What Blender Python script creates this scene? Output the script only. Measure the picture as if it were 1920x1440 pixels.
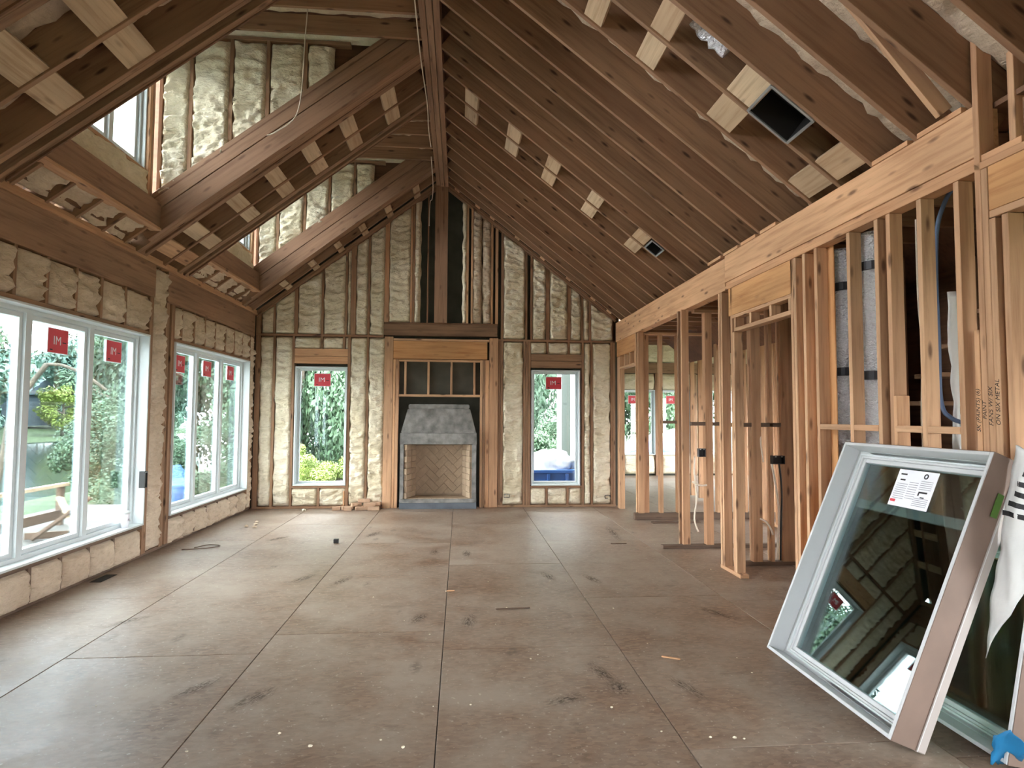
import bpy, bmesh, math, random
from mathutils import Vector, Matrix, noise
R = random.Random(7)
SC = bpy.context.scene
COL = SC.collection
for o in list(bpy.data.objects):
    bpy.data.objects.remove(o)

# ------------------------------------------------------------------ camera
F_PX, PITCH, YAW, ROLL, CAM_H = 1150.0, 0.0525, 0.0842, 0.0055, 1.576
cam = bpy.data.cameras.new('camera')
cam.sensor_fit = 'HORIZONTAL'
cam.sensor_width = 36.0
cam.lens = 36.0 * F_PX / 1920.0
cam.clip_start, cam.clip_end = 0.05, 900
cam_o = bpy.data.objects.new('camera', cam)
COL.objects.link(cam_o)
fw = Vector((math.sin(YAW) * math.cos(PITCH), math.cos(YAW) * math.cos(PITCH), math.sin(PITCH)))
rt = Vector((math.cos(YAW), -math.sin(YAW), 0))
up = rt.cross(fw)
r2 = rt * math.cos(ROLL) + up * math.sin(ROLL)
u2 = -rt * math.sin(ROLL) + up * math.cos(ROLL)
cam_o.matrix_world = Matrix(((r2.x, u2.x, -fw.x, 0), (r2.y, u2.y, -fw.y, 0), (r2.z, u2.z, -fw.z, CAM_H), (0, 0, 0, 1)))
SC.camera = cam_o

# ------------------------------------------------------------------ sky, exposure
W = bpy.data.worlds.new('overcast_sky')
SC.world = W
W.use_nodes = True
wn = W.node_tree
bg = wn.nodes['Background']
tc = wn.nodes.new('ShaderNodeTexCoord')
cl = wn.nodes.new('ShaderNodeTexNoise')
cl.inputs['Scale'].default_value = 2.5
cl.inputs['Detail'].default_value = 4
wn.links.new(tc.outputs['Generated'], cl.inputs['Vector'])
rp = wn.nodes.new('ShaderNodeValToRGB')
rp.color_ramp.elements[0].color = (0.86, 0.94, 1.0, 1)
rp.color_ramp.elements[1].color = (1.0, 1.0, 1.0, 1)
wn.links.new(cl.outputs['Fac'], rp.inputs['Fac'])
wn.links.new(rp.outputs['Color'], bg.inputs['Color'])
SKY = 9.0
bg.inputs['Strength'].default_value = SKY
vs = SC.view_settings
vs.view_transform = 'Standard'
vs.look = 'None'
vs.gamma = 1.0
vs.use_curve_mapping = False
vs.exposure = 1.82
SC.cycles.max_bounces = 10
SC.cycles.diffuse_bounces = 6
SC.cycles.glossy_bounces = 4
SC.cycles.transparent_max_bounces = 24
SC.cycles.transmission_bounces = 6
SC.cycles.use_denoising = True
SC.cycles.sample_clamp_indirect = 12

# ------------------------------------------------------------------ materials
def lin(r, g, b):
    f = lambda c: (c / 255 / 12.92) if c / 255 <= 0.04045 else ((c / 255 + 0.055) / 1.055) ** 2.4
    return (f(r), f(g), f(b), 1)

class MT:
    def __init__(s, name):
        s.m = bpy.data.materials.new(name)
        s.m.use_nodes = True
        s.t = s.m.node_tree
        s.b = s.t.nodes['Principled BSDF']
    def n(s, typ, **kw):
        nd = s.t.nodes.new(typ)
        for k, v in kw.items():
            if k.startswith('i_'):
                nd.inputs[k[2:].replace('_', ' ')].default_value = v
            else:
                setattr(nd, k, v)
        return nd
    def l(s, a, b):
        s.t.links.new(a, b)
    def ramp(s, fac, stops):
        r = s.n('ShaderNodeValToRGB')
        e = r.color_ramp.elements
        while len(e) < len(stops):
            e.new(0.5)
        for i, (p, c) in enumerate(stops):
            e[i].position = p
            e[i].color = c
        s.l(fac, r.inputs['Fac'])
        return r.outputs['Color']
    def mix(s, fac, a, b, mode='MIX'):
        m = s.n('ShaderNodeMix', data_type='RGBA', blend_type=mode)
        for sock, v in ((m.inputs['Factor'], fac), (m.inputs['A'], a), (m.inputs['B'], b)):
            if hasattr(v, 'links') or hasattr(v, 'is_linked'):
                s.l(v, sock)
            else:
                sock.default_value = v
        return m.outputs['Result']
    def bump(s, h, strength, dist=0.01):
        b = s.n('ShaderNodeBump', i_Strength=strength, i_Distance=dist)
        s.l(h, b.inputs['Height'])
        s.l(b.outputs['Normal'], s.b.inputs['Normal'])
    def coords(s, scale, which='Object', rnd=True):
        t = s.n('ShaderNodeTexCoord')
        mp = s.n('ShaderNodeMapping')
        mp.inputs['Scale'].default_value = scale
        s.l(t.outputs[which], mp.inputs['Vector'])
        if not rnd:
            return mp.outputs['Vector']
        oi = s.n('ShaderNodeObjectInfo')
        sc = s.n('ShaderNodeVectorMath', operation='MULTIPLY_ADD')
        cb = s.n('ShaderNodeCombineXYZ')
        for k in 'XYZ':
            s.l(oi.outputs['Random'], cb.inputs[k])
        s.l(cb.outputs[0], sc.inputs[0])
        sc.inputs[1].default_value = (37.1, 53.7, 91.3)
        s.l(mp.outputs['Vector'], sc.inputs[2])
        return sc.outputs[0]
    def noise(s, vec, scale, detail=3, rough=0.5):
        nz = s.n('ShaderNodeTexNoise', i_Scale=scale, i_Detail=detail, i_Roughness=rough)
        s.l(vec, nz.inputs['Vector'])
        return nz.outputs['Fac']

def wood(name, dark, light, red, knots=1.0, rough=0.75, redmix=0.5):
    M = MT(name)
    g = M.noise(M.coords((0.9, 16, 16)), 1.6, 5, 0.62)
    c = M.ramp(g, [(0.3, dark), (0.52, light), (0.75, tuple(min(1, x * 1.12) for x in light[:3]) + (1,))])
    oi = M.n('ShaderNodeObjectInfo')
    rr = M.ramp(oi.outputs['Random'], [(0.25, (0, 0, 0, 1)), (0.95, (redmix, redmix, redmix, 1))])
    c = M.mix(rr, c, M.mix(0.75, c, red))
    b2 = M.noise(M.coords((0.5, 1.5, 1.5)), 2.0, 2)
    c = M.mix(1.0, c, M.ramp(b2, [(0.3, (0.8, 0.8, 0.8, 1)), (0.7, (1.12, 1.12, 1.12, 1))]), 'MULTIPLY')
    v = M.n('ShaderNodeTexVoronoi', feature='F1', i_Scale=1.0, i_Randomness=1.0)
    M.l(M.coords((3.0, 10.5, 10.5)), v.inputs['Vector'])
    k = M.ramp(v.outputs['Distance'], [(0.08, (1, 1, 1, 1)), (0.2, (0, 0, 0, 1))])
    kk = M.mix(knots, (0, 0, 0, 1), k)
    c = M.mix(kk, c, (dark[0] * 0.25, dark[1] * 0.18, dark[2] * 0.16, 1))
    M.l(c, M.b.inputs['Base Color'])
    M.b.inputs['Roughness'].default_value = rough
    M.bump(g, 0.12, 0.004)
    return M.m

def plain(name, col, rough=0.6, metal=0.0, var=0.12, nscale=6.0, bump=0.0, bscale=40.0):
    M = MT(name)
    nz = M.noise(M.coords((1, 1, 1)), nscale, 4)
    lo = tuple(x * (1 - var) for x in col[:3]) + (1,)
    hi = tuple(min(1, x * (1 + var)) for x in col[:3]) + (1,)
    M.l(M.ramp(nz, [(0.3, lo), (0.7, hi)]), M.b.inputs['Base Color'])
    M.b.inputs['Roughness'].default_value = rough
    M.b.inputs['Metallic'].default_value = metal
    if bump:
        M.bump(M.noise(M.coords((1, 1, 1)), bscale, 4), bump, 0.01)
    return M.m

def foam_mat(name, c1, c2):
    M = MT(name)
    a = M.noise(M.coords((1, 1, 1)), 2.2, 3)
    c = M.ramp(a, [(0.3, c1), (0.7, c2)])
    f = M.noise(M.coords((1, 1, 2.2)), 15, 4, 0.6)
    c = M.mix(1.0, c, M.ramp(f, [(0.32, (0.9, 0.88, 0.85, 1)), (0.5, (1, 1, 1, 1)), (0.72, (1.05, 1.05, 1.05, 1))]), 'MULTIPLY')
    M.l(c, M.b.inputs['Base Color'])
    M.b.inputs['Roughness'].default_value = 0.8
    M.bump(f, 0.8, 0.03)
    return M.m

def osb_mat(name):
    M = MT(name)
    w = M.coords((1, 1, 1), 'Object', False)
    fl = M.n('ShaderNodeTexVoronoi', feature='F1', i_Scale=1.0)
    M.l(M.coords((26, 60, 30)), fl.inputs['Vector'])
    c = M.ramp(fl.outputs['Color'], [(0.1, lin(98, 74, 58)), (0.5, lin(118, 93, 75)), (0.9, lin(140, 114, 94))])
    dust = M.noise(M.coords((1, 1, 1)), 1.7, 8, 0.72)
    c = M.mix(M.ramp(dust, [(0.36, (0.05, 0.05, 0.05, 1)), (0.66, (0.95, 0.95, 0.95, 1))]), c, lin(156, 142, 128))
    st = M.noise(M.coords((1.0, 2.2, 1)), 2.7, 5, 0.7)
    c = M.mix(M.ramp(st, [(0.62, (0, 0, 0, 1)), (0.74, (0.55, 0.55, 0.55, 1))]), c, lin(88, 74, 64))
    sp = M.noise(M.coords((1, 1, 1)), 42, 2)
    c = M.mix(M.ramp(sp, [(0.66, (0, 0, 0, 1)), (0.74, (0.5, 0.5, 0.5, 1))]), c, lin(200, 190, 175))
    # worn boot marks
    v2 = M.n('ShaderNodeTexVoronoi', feature='SMOOTH_F1', i_Scale=1.0, i_Smoothness=0.3)
    M.l(M.coords((2.9, 1.15, 1)), v2.inputs['Vector'])
    bm = M.ramp(v2.outputs['Distance'], [(0.07, (0.55, 0.55, 0.55, 1)), (0.15, (0, 0, 0, 1))])
    c = M.mix(M.mix(1.0, bm, M.ramp(M.noise(M.coords((1, 1, 1)), 30, 3), [(0.4, (0, 0, 0, 1)), (0.55, (1, 1, 1, 1))]), 'MULTIPLY'), c, lin(70, 60, 52))
    M.l(c, M.b.inputs['Base Color'])
    M.l(M.ramp(dust, [(0.3, (0.36, 0.36, 0.36, 1)), (0.7, (0.55, 0.55, 0.55, 1))]), M.b.inputs['Roughness'])
    M.bump(sp, 0.12, 0.004)
    return M.m

def glass_mat(name, tint, ior=1.5, boost=1.0):
    M = MT(name)
    t = M.t
    t.nodes.remove(M.b)
    out = t.nodes['Material Output']
    tr = M.n('ShaderNodeBsdfTransparent')
    tr.inputs['Color'].default_value = tint
    gl = M.n('ShaderNodeBsdfGlossy')
    gl.inputs['Roughness'].default_value = 0.0
    gl.inputs['Color'].default_value = (0.9, 0.97, 1.0, 1)
    fr = M.n('ShaderNodeFresnel')
    fr.inputs['IOR'].default_value = ior
    mx = M.n('ShaderNodeMixShader')
    ml = M.n('ShaderNodeMath', operation='MULTIPLY')
    ml.use_clamp = True
    M.l(fr.outputs[0], ml.inputs[0])
    ml.inputs[1].default_value = boost
    M.l(ml.outputs[0], mx.inputs[0])
    M.l(tr.outputs[0], mx.inputs[1])
    M.l(gl.outputs[0], mx.inputs[2])
    M.l(mx.outputs[0], out.inputs['Surface'])
    return M.m

def foil_mat():
    M = MT('foil_jacket')
    f = M.noise(M.coords((1, 1, 1.5)), 34, 3, 0.6)
    M.b.inputs['Base Color'].default_value = (0.95, 0.96, 1.0, 1)
    M.b.inputs['Metallic'].default_value = 0.4
    M.b.inputs['Roughness'].default_value = 0.2
    M.bump(f, 1.0, 0.06)
    return M.m

def leaf_mat(name, c1, c2):
    M = MT(name)
    t = M.coords((1, 1, 1))
    a = M.noise(t, 1.3, 3)
    c = M.ramp(a, [(0.3, c1), (0.7, c2)])
    b = M.noise(t, 17, 2)
    c = M.mix(1.0, c, M.ramp(b, [(0.35, (0.6, 0.6, 0.6, 1)), (0.65, (1.25, 1.25, 1.25, 1))]), 'MULTIPLY')
    M.l(c, M.b.inputs['Base Color'])
    M.b.inputs['Roughness'].default_value = 0.6
    return M.m

PINE = wood('pine_stud', lin(166, 126, 94), lin(202, 162, 126), lin(176, 124, 88), 0.8)
PINE_D = wood('pine_rafter', lin(126, 94, 70), lin(156, 122, 94), lin(138, 96, 70), 0.95)
LVL = wood('laminated_beam', lin(128, 96, 74), lin(158, 124, 98), lin(134, 94, 70), 0.45)
BEAM = wood('beam_pine', lin(184, 136, 98), lin(212, 166, 126), lin(192, 136, 94), 0.8)
MANTEL = wood('stained_beam', lin(104, 78, 58), lin(140, 108, 82), lin(90, 62, 44), 0.3)
OLD_SHADOW = wood('weathered_shadow_plank', lin(84, 66, 54), lin(112, 92, 76), lin(90, 62, 46), 0.4)  # weathered wood; also paints shadow into the foot of the left wall
DUST = wood('dusty_block', lin(170, 142, 112), lin(202, 178, 148), lin(180, 140, 104), 0.35)
PLY = wood('plywood', lin(178, 122, 74), lin(204, 152, 102), lin(186, 118, 66), 0.25)
DKPLY = wood('dark_sheathing', lin(96, 68, 50), lin(124, 90, 66), lin(104, 66, 46), 0.2)
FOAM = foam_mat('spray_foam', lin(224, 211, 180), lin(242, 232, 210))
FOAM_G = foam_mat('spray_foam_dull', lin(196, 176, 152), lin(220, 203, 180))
OSB = osb_mat('subfloor_board')
DARK = plain('dark_void', lin(36, 32, 28), 0.9)
VOIDP = plain('dark_board', lin(78, 76, 66), 0.8, 0, 0.3, 3)
WHITE = plain('white_vinyl', lin(206, 213, 214), 0.35, 0, 0.02)
GLASS = glass_mat('window_glass', (0.92, 0.93, 0.92, 1), 1.5, 0.8)
GLASS_D = glass_mat('tinted_glass', (0.86, 0.91, 0.88, 1), 1.5, 0.9)
GLASS_L = glass_mat('green_glass', (0.62, 0.72, 0.66, 1), 1.5, 0.9)
RED = plain('red_sticker', lin(214, 66, 78), 0.5, 0, 0.05)
PAPER = plain('white_paper', lin(236, 236, 242), 0.6, 0, 0.03)
INK = plain('black_ink', lin(30, 30, 34), 0.6)
GREY_INK = plain('grey_print', lin(160, 160, 170), 0.6)
MARKER = plain('marker_pen', lin(52, 36, 26), 0.7)
CONC = plain('grey_mortar', lin(128, 126, 122), 0.85, 0, 0.42, 7, 0.6, 24)
CONC_D = plain('blue_grey_base', lin(92, 98, 106), 0.7, 0, 0.15, 5, 0.2)
FBRICK = plain('fire_brick', lin(168, 146, 122), 0.8, 0, 0.12, 9, 0.25, 60)
JOINT = plain('mortar_joint', lin(150, 132, 112), 0.9)
FOIL = foil_mat()
STRAP = plain('black_strap', lin(52, 52, 56), 0.45, 0.2)
BLACK = plain('black_plastic', lin(30, 28, 28), 0.5)
GALV = plain('galvanised_steel', lin(176, 182, 186), 0.35, 0.85, 0.1)
BLUE_C = plain('blue_cable', lin(74, 92, 122), 0.5)
WIRE = plain('white_cable', lin(222, 208, 190), 0.5)
SHADED_WHITE = plain('shaded_white_frame', lin(196, 198, 200), 0.45, 0, 0.02)  # frame white greyed down to carry the shade on the leaning jambs
CLAD = plain('grey_cladding', lin(172, 164, 158), 0.5, 0, 0.05)
WRAP = plain('white_wrap', lin(222, 222, 220), 0.45, 0, 0.06, 4, 0.3, 12)
TAPE_G = plain('green_tape', lin(74, 110, 40), 0.5)
TAPE_B = plain('blue_film', lin(36, 120, 170), 0.35)
ALU = plain('raw_jamb_wood', lin(122, 102, 90), 0.6, 0, 0.1)
CHIP = plain('foam_chip', lin(226, 218, 196), 0.8)
BRICK_L = plain('pale_brick', lin(190, 158, 132), 0.85, 0, 0.16, 9, 0.3, 60)
GRASS = plain('lawn_grass', lin(52, 72, 36), 0.9, 0, 0.25, 3)
SOIL = plain('yard_soil', lin(126, 120, 100), 0.95, 0, 0.25, 2)
DECKM = plain('porch_slab', lin(84, 82, 78), 0.8, 0, 0.12, 3)
BARK = plain('bark', lin(92, 84, 74), 0.9, 0, 0.3, 8)
SIDING = plain('house_wrap', lin(38, 46, 42), 0.6, 0, 0.05)
TARP_B = plain('blue_tarp', lin(40, 84, 150), 0.45, 0, 0.15, 5)
TARP_W = plain('white_tarp', lin(190, 192, 198), 0.5, 0, 0.06, 5)
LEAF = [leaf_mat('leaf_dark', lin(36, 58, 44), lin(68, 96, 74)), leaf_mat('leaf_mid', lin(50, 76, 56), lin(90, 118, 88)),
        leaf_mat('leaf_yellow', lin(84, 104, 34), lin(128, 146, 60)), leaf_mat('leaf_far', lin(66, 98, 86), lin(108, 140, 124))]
Mw = MT('lake_water')
Mw.b.inputs['Base Color'].default_value = lin(26, 48, 44)
Mw.b.inputs['Roughness'].default_value = 0.1
Mw.bump(Mw.noise(Mw.coords((1, 0.35, 1)), 0.9, 5, 0.6), 0.12, 0.08)
WATER = Mw.m

# ------------------------------------------------------------------ helpers
CACHE = {}
def link(name, me, parent=None, mat=None, M=None):
    o = bpy.data.objects.new(name, me)
    COL.objects.link(o)
    if parent:
        o.parent = parent
    if M is not None:
        o.matrix_basis = M
    if mat and me and not me.materials:
        me.materials.append(mat)
    return o

def tag(o, label=None, cat=None, group=None, kind=None):
    for k, v in (('label', label), ('category', cat), ('group', group), ('kind', kind)):
        if v:
            o[k] = v
    return o

def empty(name, M=None, **kw):
    o = bpy.data.objects.new(name, None)
    o.empty_display_size = 0.1
    COL.objects.link(o)
    if M is not None:
        o.matrix_basis = M
    return tag(o, **kw)

def mesh(name, vs, fs, mat=None, smooth=False):
    me = bpy.data.meshes.new(name)
    me.from_pydata([tuple(v) for v in vs], [], fs)
    if mat:
        me.materials.append(mat)
    if smooth:
        for p in me.polygons:
            p.use_smooth = True
    return me

def box_mesh(L, w, t, mat, bev=0.0025):
    key = (round(L, 3), round(w, 3), round(t, 3), mat.name, bev)
    if key in CACHE:
        return CACHE[key]
    bm = bmesh.new()
    bmesh.ops.create_cube(bm, size=1)
    for v in bm.verts:
        v.co = Vector((v.co.x * L, v.co.y * w, v.co.z * t))
    b = min(bev, 0.2 * min(L, w, t))
    if b > 0:
        bmesh.ops.bevel(bm, geom=list(bm.edges), offset=b, segments=1, affect='EDGES')
    me = bpy.data.meshes.new('board')
    bm.to_mesh(me)
    bm.free()
    me.materials.append(mat)
    CACHE[key] = me
    return me

def lumber(name, a, b, w, t, wdir, mat, parent=None):
    """board from a to b (centre line); w runs along wdir, t across"""
    a, b = Vector(a), Vector(b)
    x = (b - a).normalized()
    wd = Vector(wdir)
    y = (wd - x * wd.dot(x)).normalized()
    z = x.cross(y)
    c = (a + b) / 2
    M = Matrix(((x.x, y.x, z.x, c.x), (x.y, y.y, z.y, c.y), (x.z, y.z, z.z, c.z), (0, 0, 0, 1)))
    return link(name, box_mesh((b - a).length, w, t, mat), parent, None, M)

def plank(name, x0, x1, y0, y1, z0, z1, mat, parent=None):
    d = (x1 - x0, y1 - y0, z1 - z0)
    c = ((x0 + x1) / 2, (y0 + y1) / 2, (z0 + z1) / 2)
    k = max(range(3), key=lambda i: d[i])
    e = [Vector((1, 0, 0)), Vector((0, 1, 0)), Vector((0, 0, 1))]
    c = Vector(c)
    return lumber(name, c - e[k] * d[k] / 2, c + e[k] * d[k] / 2, d[(k + 1) % 3], d[(k + 2) % 3], e[(k + 1) % 3], mat, parent)

def tube_mesh(pts, r, mat, n=7, radii=None, closed=True):
    pts = [Vector(p) for p in pts]
    vs, fs = [], []
    prev = None
    for i, p in enumerate(pts):
        d = (pts[min(i + 1, len(pts) - 1)] - pts[max(i - 1, 0)]).normalized()
        if prev is None:
            prev = Vector((0, 0, 1)).cross(d) if abs(d.z) < 0.9 else Vector((1, 0, 0)).cross(d)
        s = (prev - d * prev.dot(d)).normalized()
        prev = s
        t = d.cross(s)
        rr = radii[i] if radii else r
        for k in range(n):
            a = 2 * math.pi * k / n
            vs.append(p + (s * math.cos(a) + t * math.sin(a)) * rr)
        if i:
            for k in range(n):
                fs.append(((i - 1) * n + k, (i - 1) * n + (k + 1) % n, i * n + (k + 1) % n, i * n + k))
    fs.append(tuple(range(n))[::-1])
    fs.append(tuple(range((len(pts) - 1) * n, len(pts) * n)))
    return mesh('tube', vs, fs, mat, True)

def smooth_path(pts, sub=6):
    pts = [Vector(p) for p in pts]
    out = []
    for i in range(len(pts) - 1):
        p0, p1, p2, p3 = pts[max(i - 1, 0)], pts[i], pts[i + 1], pts[min(i + 2, len(pts) - 1)]
        for k in range(sub):
            t = k / sub
            out.append(0.5 * ((2 * p1) + (p2 - p0) * t + (2 * p0 - 5 * p1 + 4 * p2 - p3) * t * t + (3 * p1 - p0 - 3 * p2 + p3) * t ** 3))
    out.append(pts[-1])
    return out

def tube(name, pts, r, mat, parent=None, n=7, sub=6):
    return link(name, tube_mesh(smooth_path(pts, sub), r, mat, n), parent)

FS = [0]
def foam(parent, o, u, n, U, zt0, zt1=None, amp=0.03, mat=None, res=0.027, ripple=1.0, name='foam_panel', v=(0, 0, 1), depth=0.05):
    """sprayed foam filling a bay: from o along u for U, up v to heights zt0 (left) / zt1 (right); n faces the room"""
    zt1 = zt0 if zt1 is None else zt1
    o, u, n, v = Vector(o), Vector(u).normalized(), Vector(n).normalized(), Vector(v)
    FS[0] += 1
    sd = FS[0] * 7.31
    nu = max(4, int(U / res))
    nv = max(4, int(max(zt0, zt1) / res))
    vs, fs = [], []
    for j in range(nv + 1):
        tv = j / nv
        for i in range(nu + 1):
            tu = i / nu
            top = zt0 + (zt1 - zt0) * tu
            x, z = tu * U, tv * top
            eu = min(tu, 1 - tu) * U
            ev = min(tv, 1 - tv) * top
            edge = min(1, eu / 0.03) * min(1, ev / 0.035)
            h = -depth * (1 - edge) ** 2 + 0.024 * edge
            q = Vector((x * 4 + sd, z * 19 + 1.2 * math.sin(tu * 3.1), sd))
            h += edge * amp * 1.7 * ripple * noise.noise(q) + edge * amp * 1.2 * noise.noise(Vector((x * 17 + sd, z * 24, 3.1))) + edge * amp * 0.6 * noise.noise(Vector((x * 3, z * 4, sd)))
            jx = (tu - .5) * .022 + 0.022 * noise.noise(Vector((sd, z * 5.5, round(tu) * 7.7)))
            vs.append(o + u * (x + jx) + v * z + n * h)
    W1 = nu + 1
    flip = u.cross(v).dot(n) < 0
    for j in range(nv):
        for i in range(nu):
            f = (j * W1 + i, j * W1 + i + 1, (j + 1) * W1 + i + 1, (j + 1) * W1 + i)
            fs.append(f[::-1] if flip else f)
    c = sum(vs, Vector()) / len(vs)
    me = mesh('foam', [p - c for p in vs], fs, mat or FOAM, True)
    return link(name, me, parent, None, Matrix.Translation(c))

def holes_wall(name, axis, pos, thick, a0, a1, z0, z1, holes, mat, kind='structure'):
    """sheathing in a plane with rectangular openings; axis 'x' = plane at X=pos running along Y, 'y' = plane at Y=pos running along X"""
    A = sorted({a0, a1, *[h[0] for h in holes], *[h[1] for h in holes]})
    Z = sorted({z0, z1, *[h[2] for h in holes], *[h[3] for h in holes]})
    bm = bmesh.new()
    for i in range(len(A) - 1):
        for j in range(len(Z) - 1):
            ca, cz = (A[i] + A[i + 1]) / 2, (Z[j] + Z[j + 1]) / 2
            if any(h[0] < ca < h[1] and h[2] < cz < h[3] for h in holes):
                continue
            r = bmesh.ops.create_cube(bm, size=1)['verts']
            for v in r:
                a = ca + v.co.x * (A[i + 1] - A[i])
                z = cz + v.co.z * (Z[j + 1] - Z[j])
                p = pos + v.co.y * thick + thick / 2
                v.co = (p, a, z) if axis == 'x' else (a, p, z)
    me = bpy.data.meshes.new(name)
    bmesh.ops.recalc_face_normals(bm, faces=list(bm.faces))
    bm.to_mesh(me)
    bm.free()
    me.materials.append(mat)
    return tag(link(name, me), kind=kind)

def text(name, body, size, M, mat, parent, extrude=0.0004, align='CENTER', shear=0.0):
    c = bpy.data.curves.new(name, 'FONT')
    c.body = body
    c.size = size
    c.extrude = extrude
    c.align_x = align
    c.align_y = 'CENTER'
    c.shear = shear
    c.materials.append(mat)
    return link(name, c, parent, None, M)

RX90 = Matrix.Rotation(math.pi / 2, 4, 'X')
def T(x, y, z):
    return Matrix.Translation((x, y, z))

SLOPE, RX, RH, RZ = 0.775, -0.345, 0.105, 5.62
COSA = 1 / math.sqrt(1 + SLOPE * SLOPE)
def rz(x):
    """underside of the rafters"""
    return RZ - SLOPE * (abs(x - RX) - RH)
XL, XR, YF = -3.47, 2.75, 10.70
YB = -1.6

# ------------------------------------------------------------------ floor
def build_floor():
    me = mesh('floor', [(XL - .14, YB, -.03), (9, YB, -.03), (9, 16.3, -.03), (XL - .14, 16.3, -.03), (XL - .14, YB, -.3), (9, YB, -.3), (9, 16.3, -.3), (XL - .14, 16.3, -.3)],
              [(0, 1, 2, 3), (7, 6, 5, 4), (4, 5, 1, 0), (5, 6, 2, 1), (6, 7, 3, 2), (7, 4, 0, 3)], DARK)
    fl = tag(link('floor', me), kind='structure')
    edges = [XL - .1, -2.53, -1.31, -0.10, 1.10, 2.32, 3.54, 4.76, 5.98, 7.2, 8.9]
    cuts = {1: [4.27], 2: [4.62, 7.78], 3: [4.25, 6.62], 4: [5.36, 7.8], 0: [5.6]}
    for i in range(len(edges) - 1):
        base = cuts.get(i, [4.0 + (i % 2) * 1.2])
        ys = [YB]
        y = base[0]
        while y > YB + .4:
            y -= 2.44
        y += 2.44
        lst = []
        while y < base[0] - .1:
            lst.append(y)
            y += 2.44
        lst += base
        y = base[-1] + 2.44
        lim = YF + .1 if edges[i] < 2 else 16.28
        while y < lim - .3:
            lst.append(y)
            y += 2.44
        ys = [YB] + lst + [lim]
        for a, b in zip(ys[:-1], ys[1:]):
            g = 0.0025
            dz = R.uniform(-.0015, .0)
            x0, x1 = edges[i] + g, edges[i + 1] - g
            c = Vector(((x0 + x1) / 2, (a + b) / 2, -.0115 + dz))
            bm = box_mesh(x1 - x0, b - a - 2 * g, .023, OSB, .002)
            link('subfloor_panel', bm, fl, None, Matrix.Translation(c))
    return fl
FLOOR = build_floor()

# ------------------------------------------------------------------ windows
def scuffs():
    M = MT('scuff')
    M.b.inputs['Base Color'].default_value = lin(74, 64, 56)
    M.b.inputs['Roughness'].default_value = .8
    t = M.n('ShaderNodeTexCoord')
    ln = M.n('ShaderNodeVectorMath', operation='LENGTH')
    M.l(t.outputs['Object'], ln.inputs[0])
    fall = M.ramp(ln.outputs['Value'], [(.03, (1, 1, 1, 1)), (.2, (0, 0, 0, 1))])
    nz = M.ramp(M.noise(M.coords((1, 1, 1)), 26, 4, .7), [(.42, (0, 0, 0, 1)), (.62, (.75, .75, .75, 1))])
    a = M.mix(1.0, fall, nz, 'MULTIPLY')
    M.l(a, M.b.inputs['Alpha'])
    for px, py, L, wd, an in ((880, 1165, .30, .11, 1.5), (785, 1160, .22, .12, 1.3), (1130, 1262, .30, .1, 1.9), (1160, 1290, .2, .13, 1.6), (1290, 1290, .34, .09, 1.95), (370, 1290, .3, .1, 1.0), (475, 1310, .32, .12, 1.1), (640, 1090, .3, .1, 1.2),
                       (1028, 1080, .32, .1, 1.75), (1110, 1085, .32, .1, 1.85), (815, 1035, .3, .1, 1.5), (875, 1038, .3, .1, 1.6), (570, 1085, .3, .11, 1.1), (1345, 1150, .4, .1, 2.1), (700, 1002, .4, .12, 1.3), (1150, 1000, .9, .1, 1.5), (240, 1165, .35, .1, .9), (520, 1010, .35, .1, 1.0), (1060, 1312, .25, .1, .4)):
        d = fw + r2 * ((px - 960) / F_PX) - u2 * ((py - 720) / F_PX)
        k = -CAM_H / d.z
        n = 12
        vs = [(.2 * math.cos(i * 2 * math.pi / n), .2 * math.sin(i * 2 * math.pi / n), 0) for i in range(n)]
        link('scuff_mark', mesh('scuff_mark', vs, [tuple(range(n))], M.m), FLOOR, None, T(d.x * k, d.y * k, .0008) @ Matrix.Rotation(an, 4, 'Z') @ Matrix.Diagonal((L / .3, wd / .3, 1, 1)))
scuffs()
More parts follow.
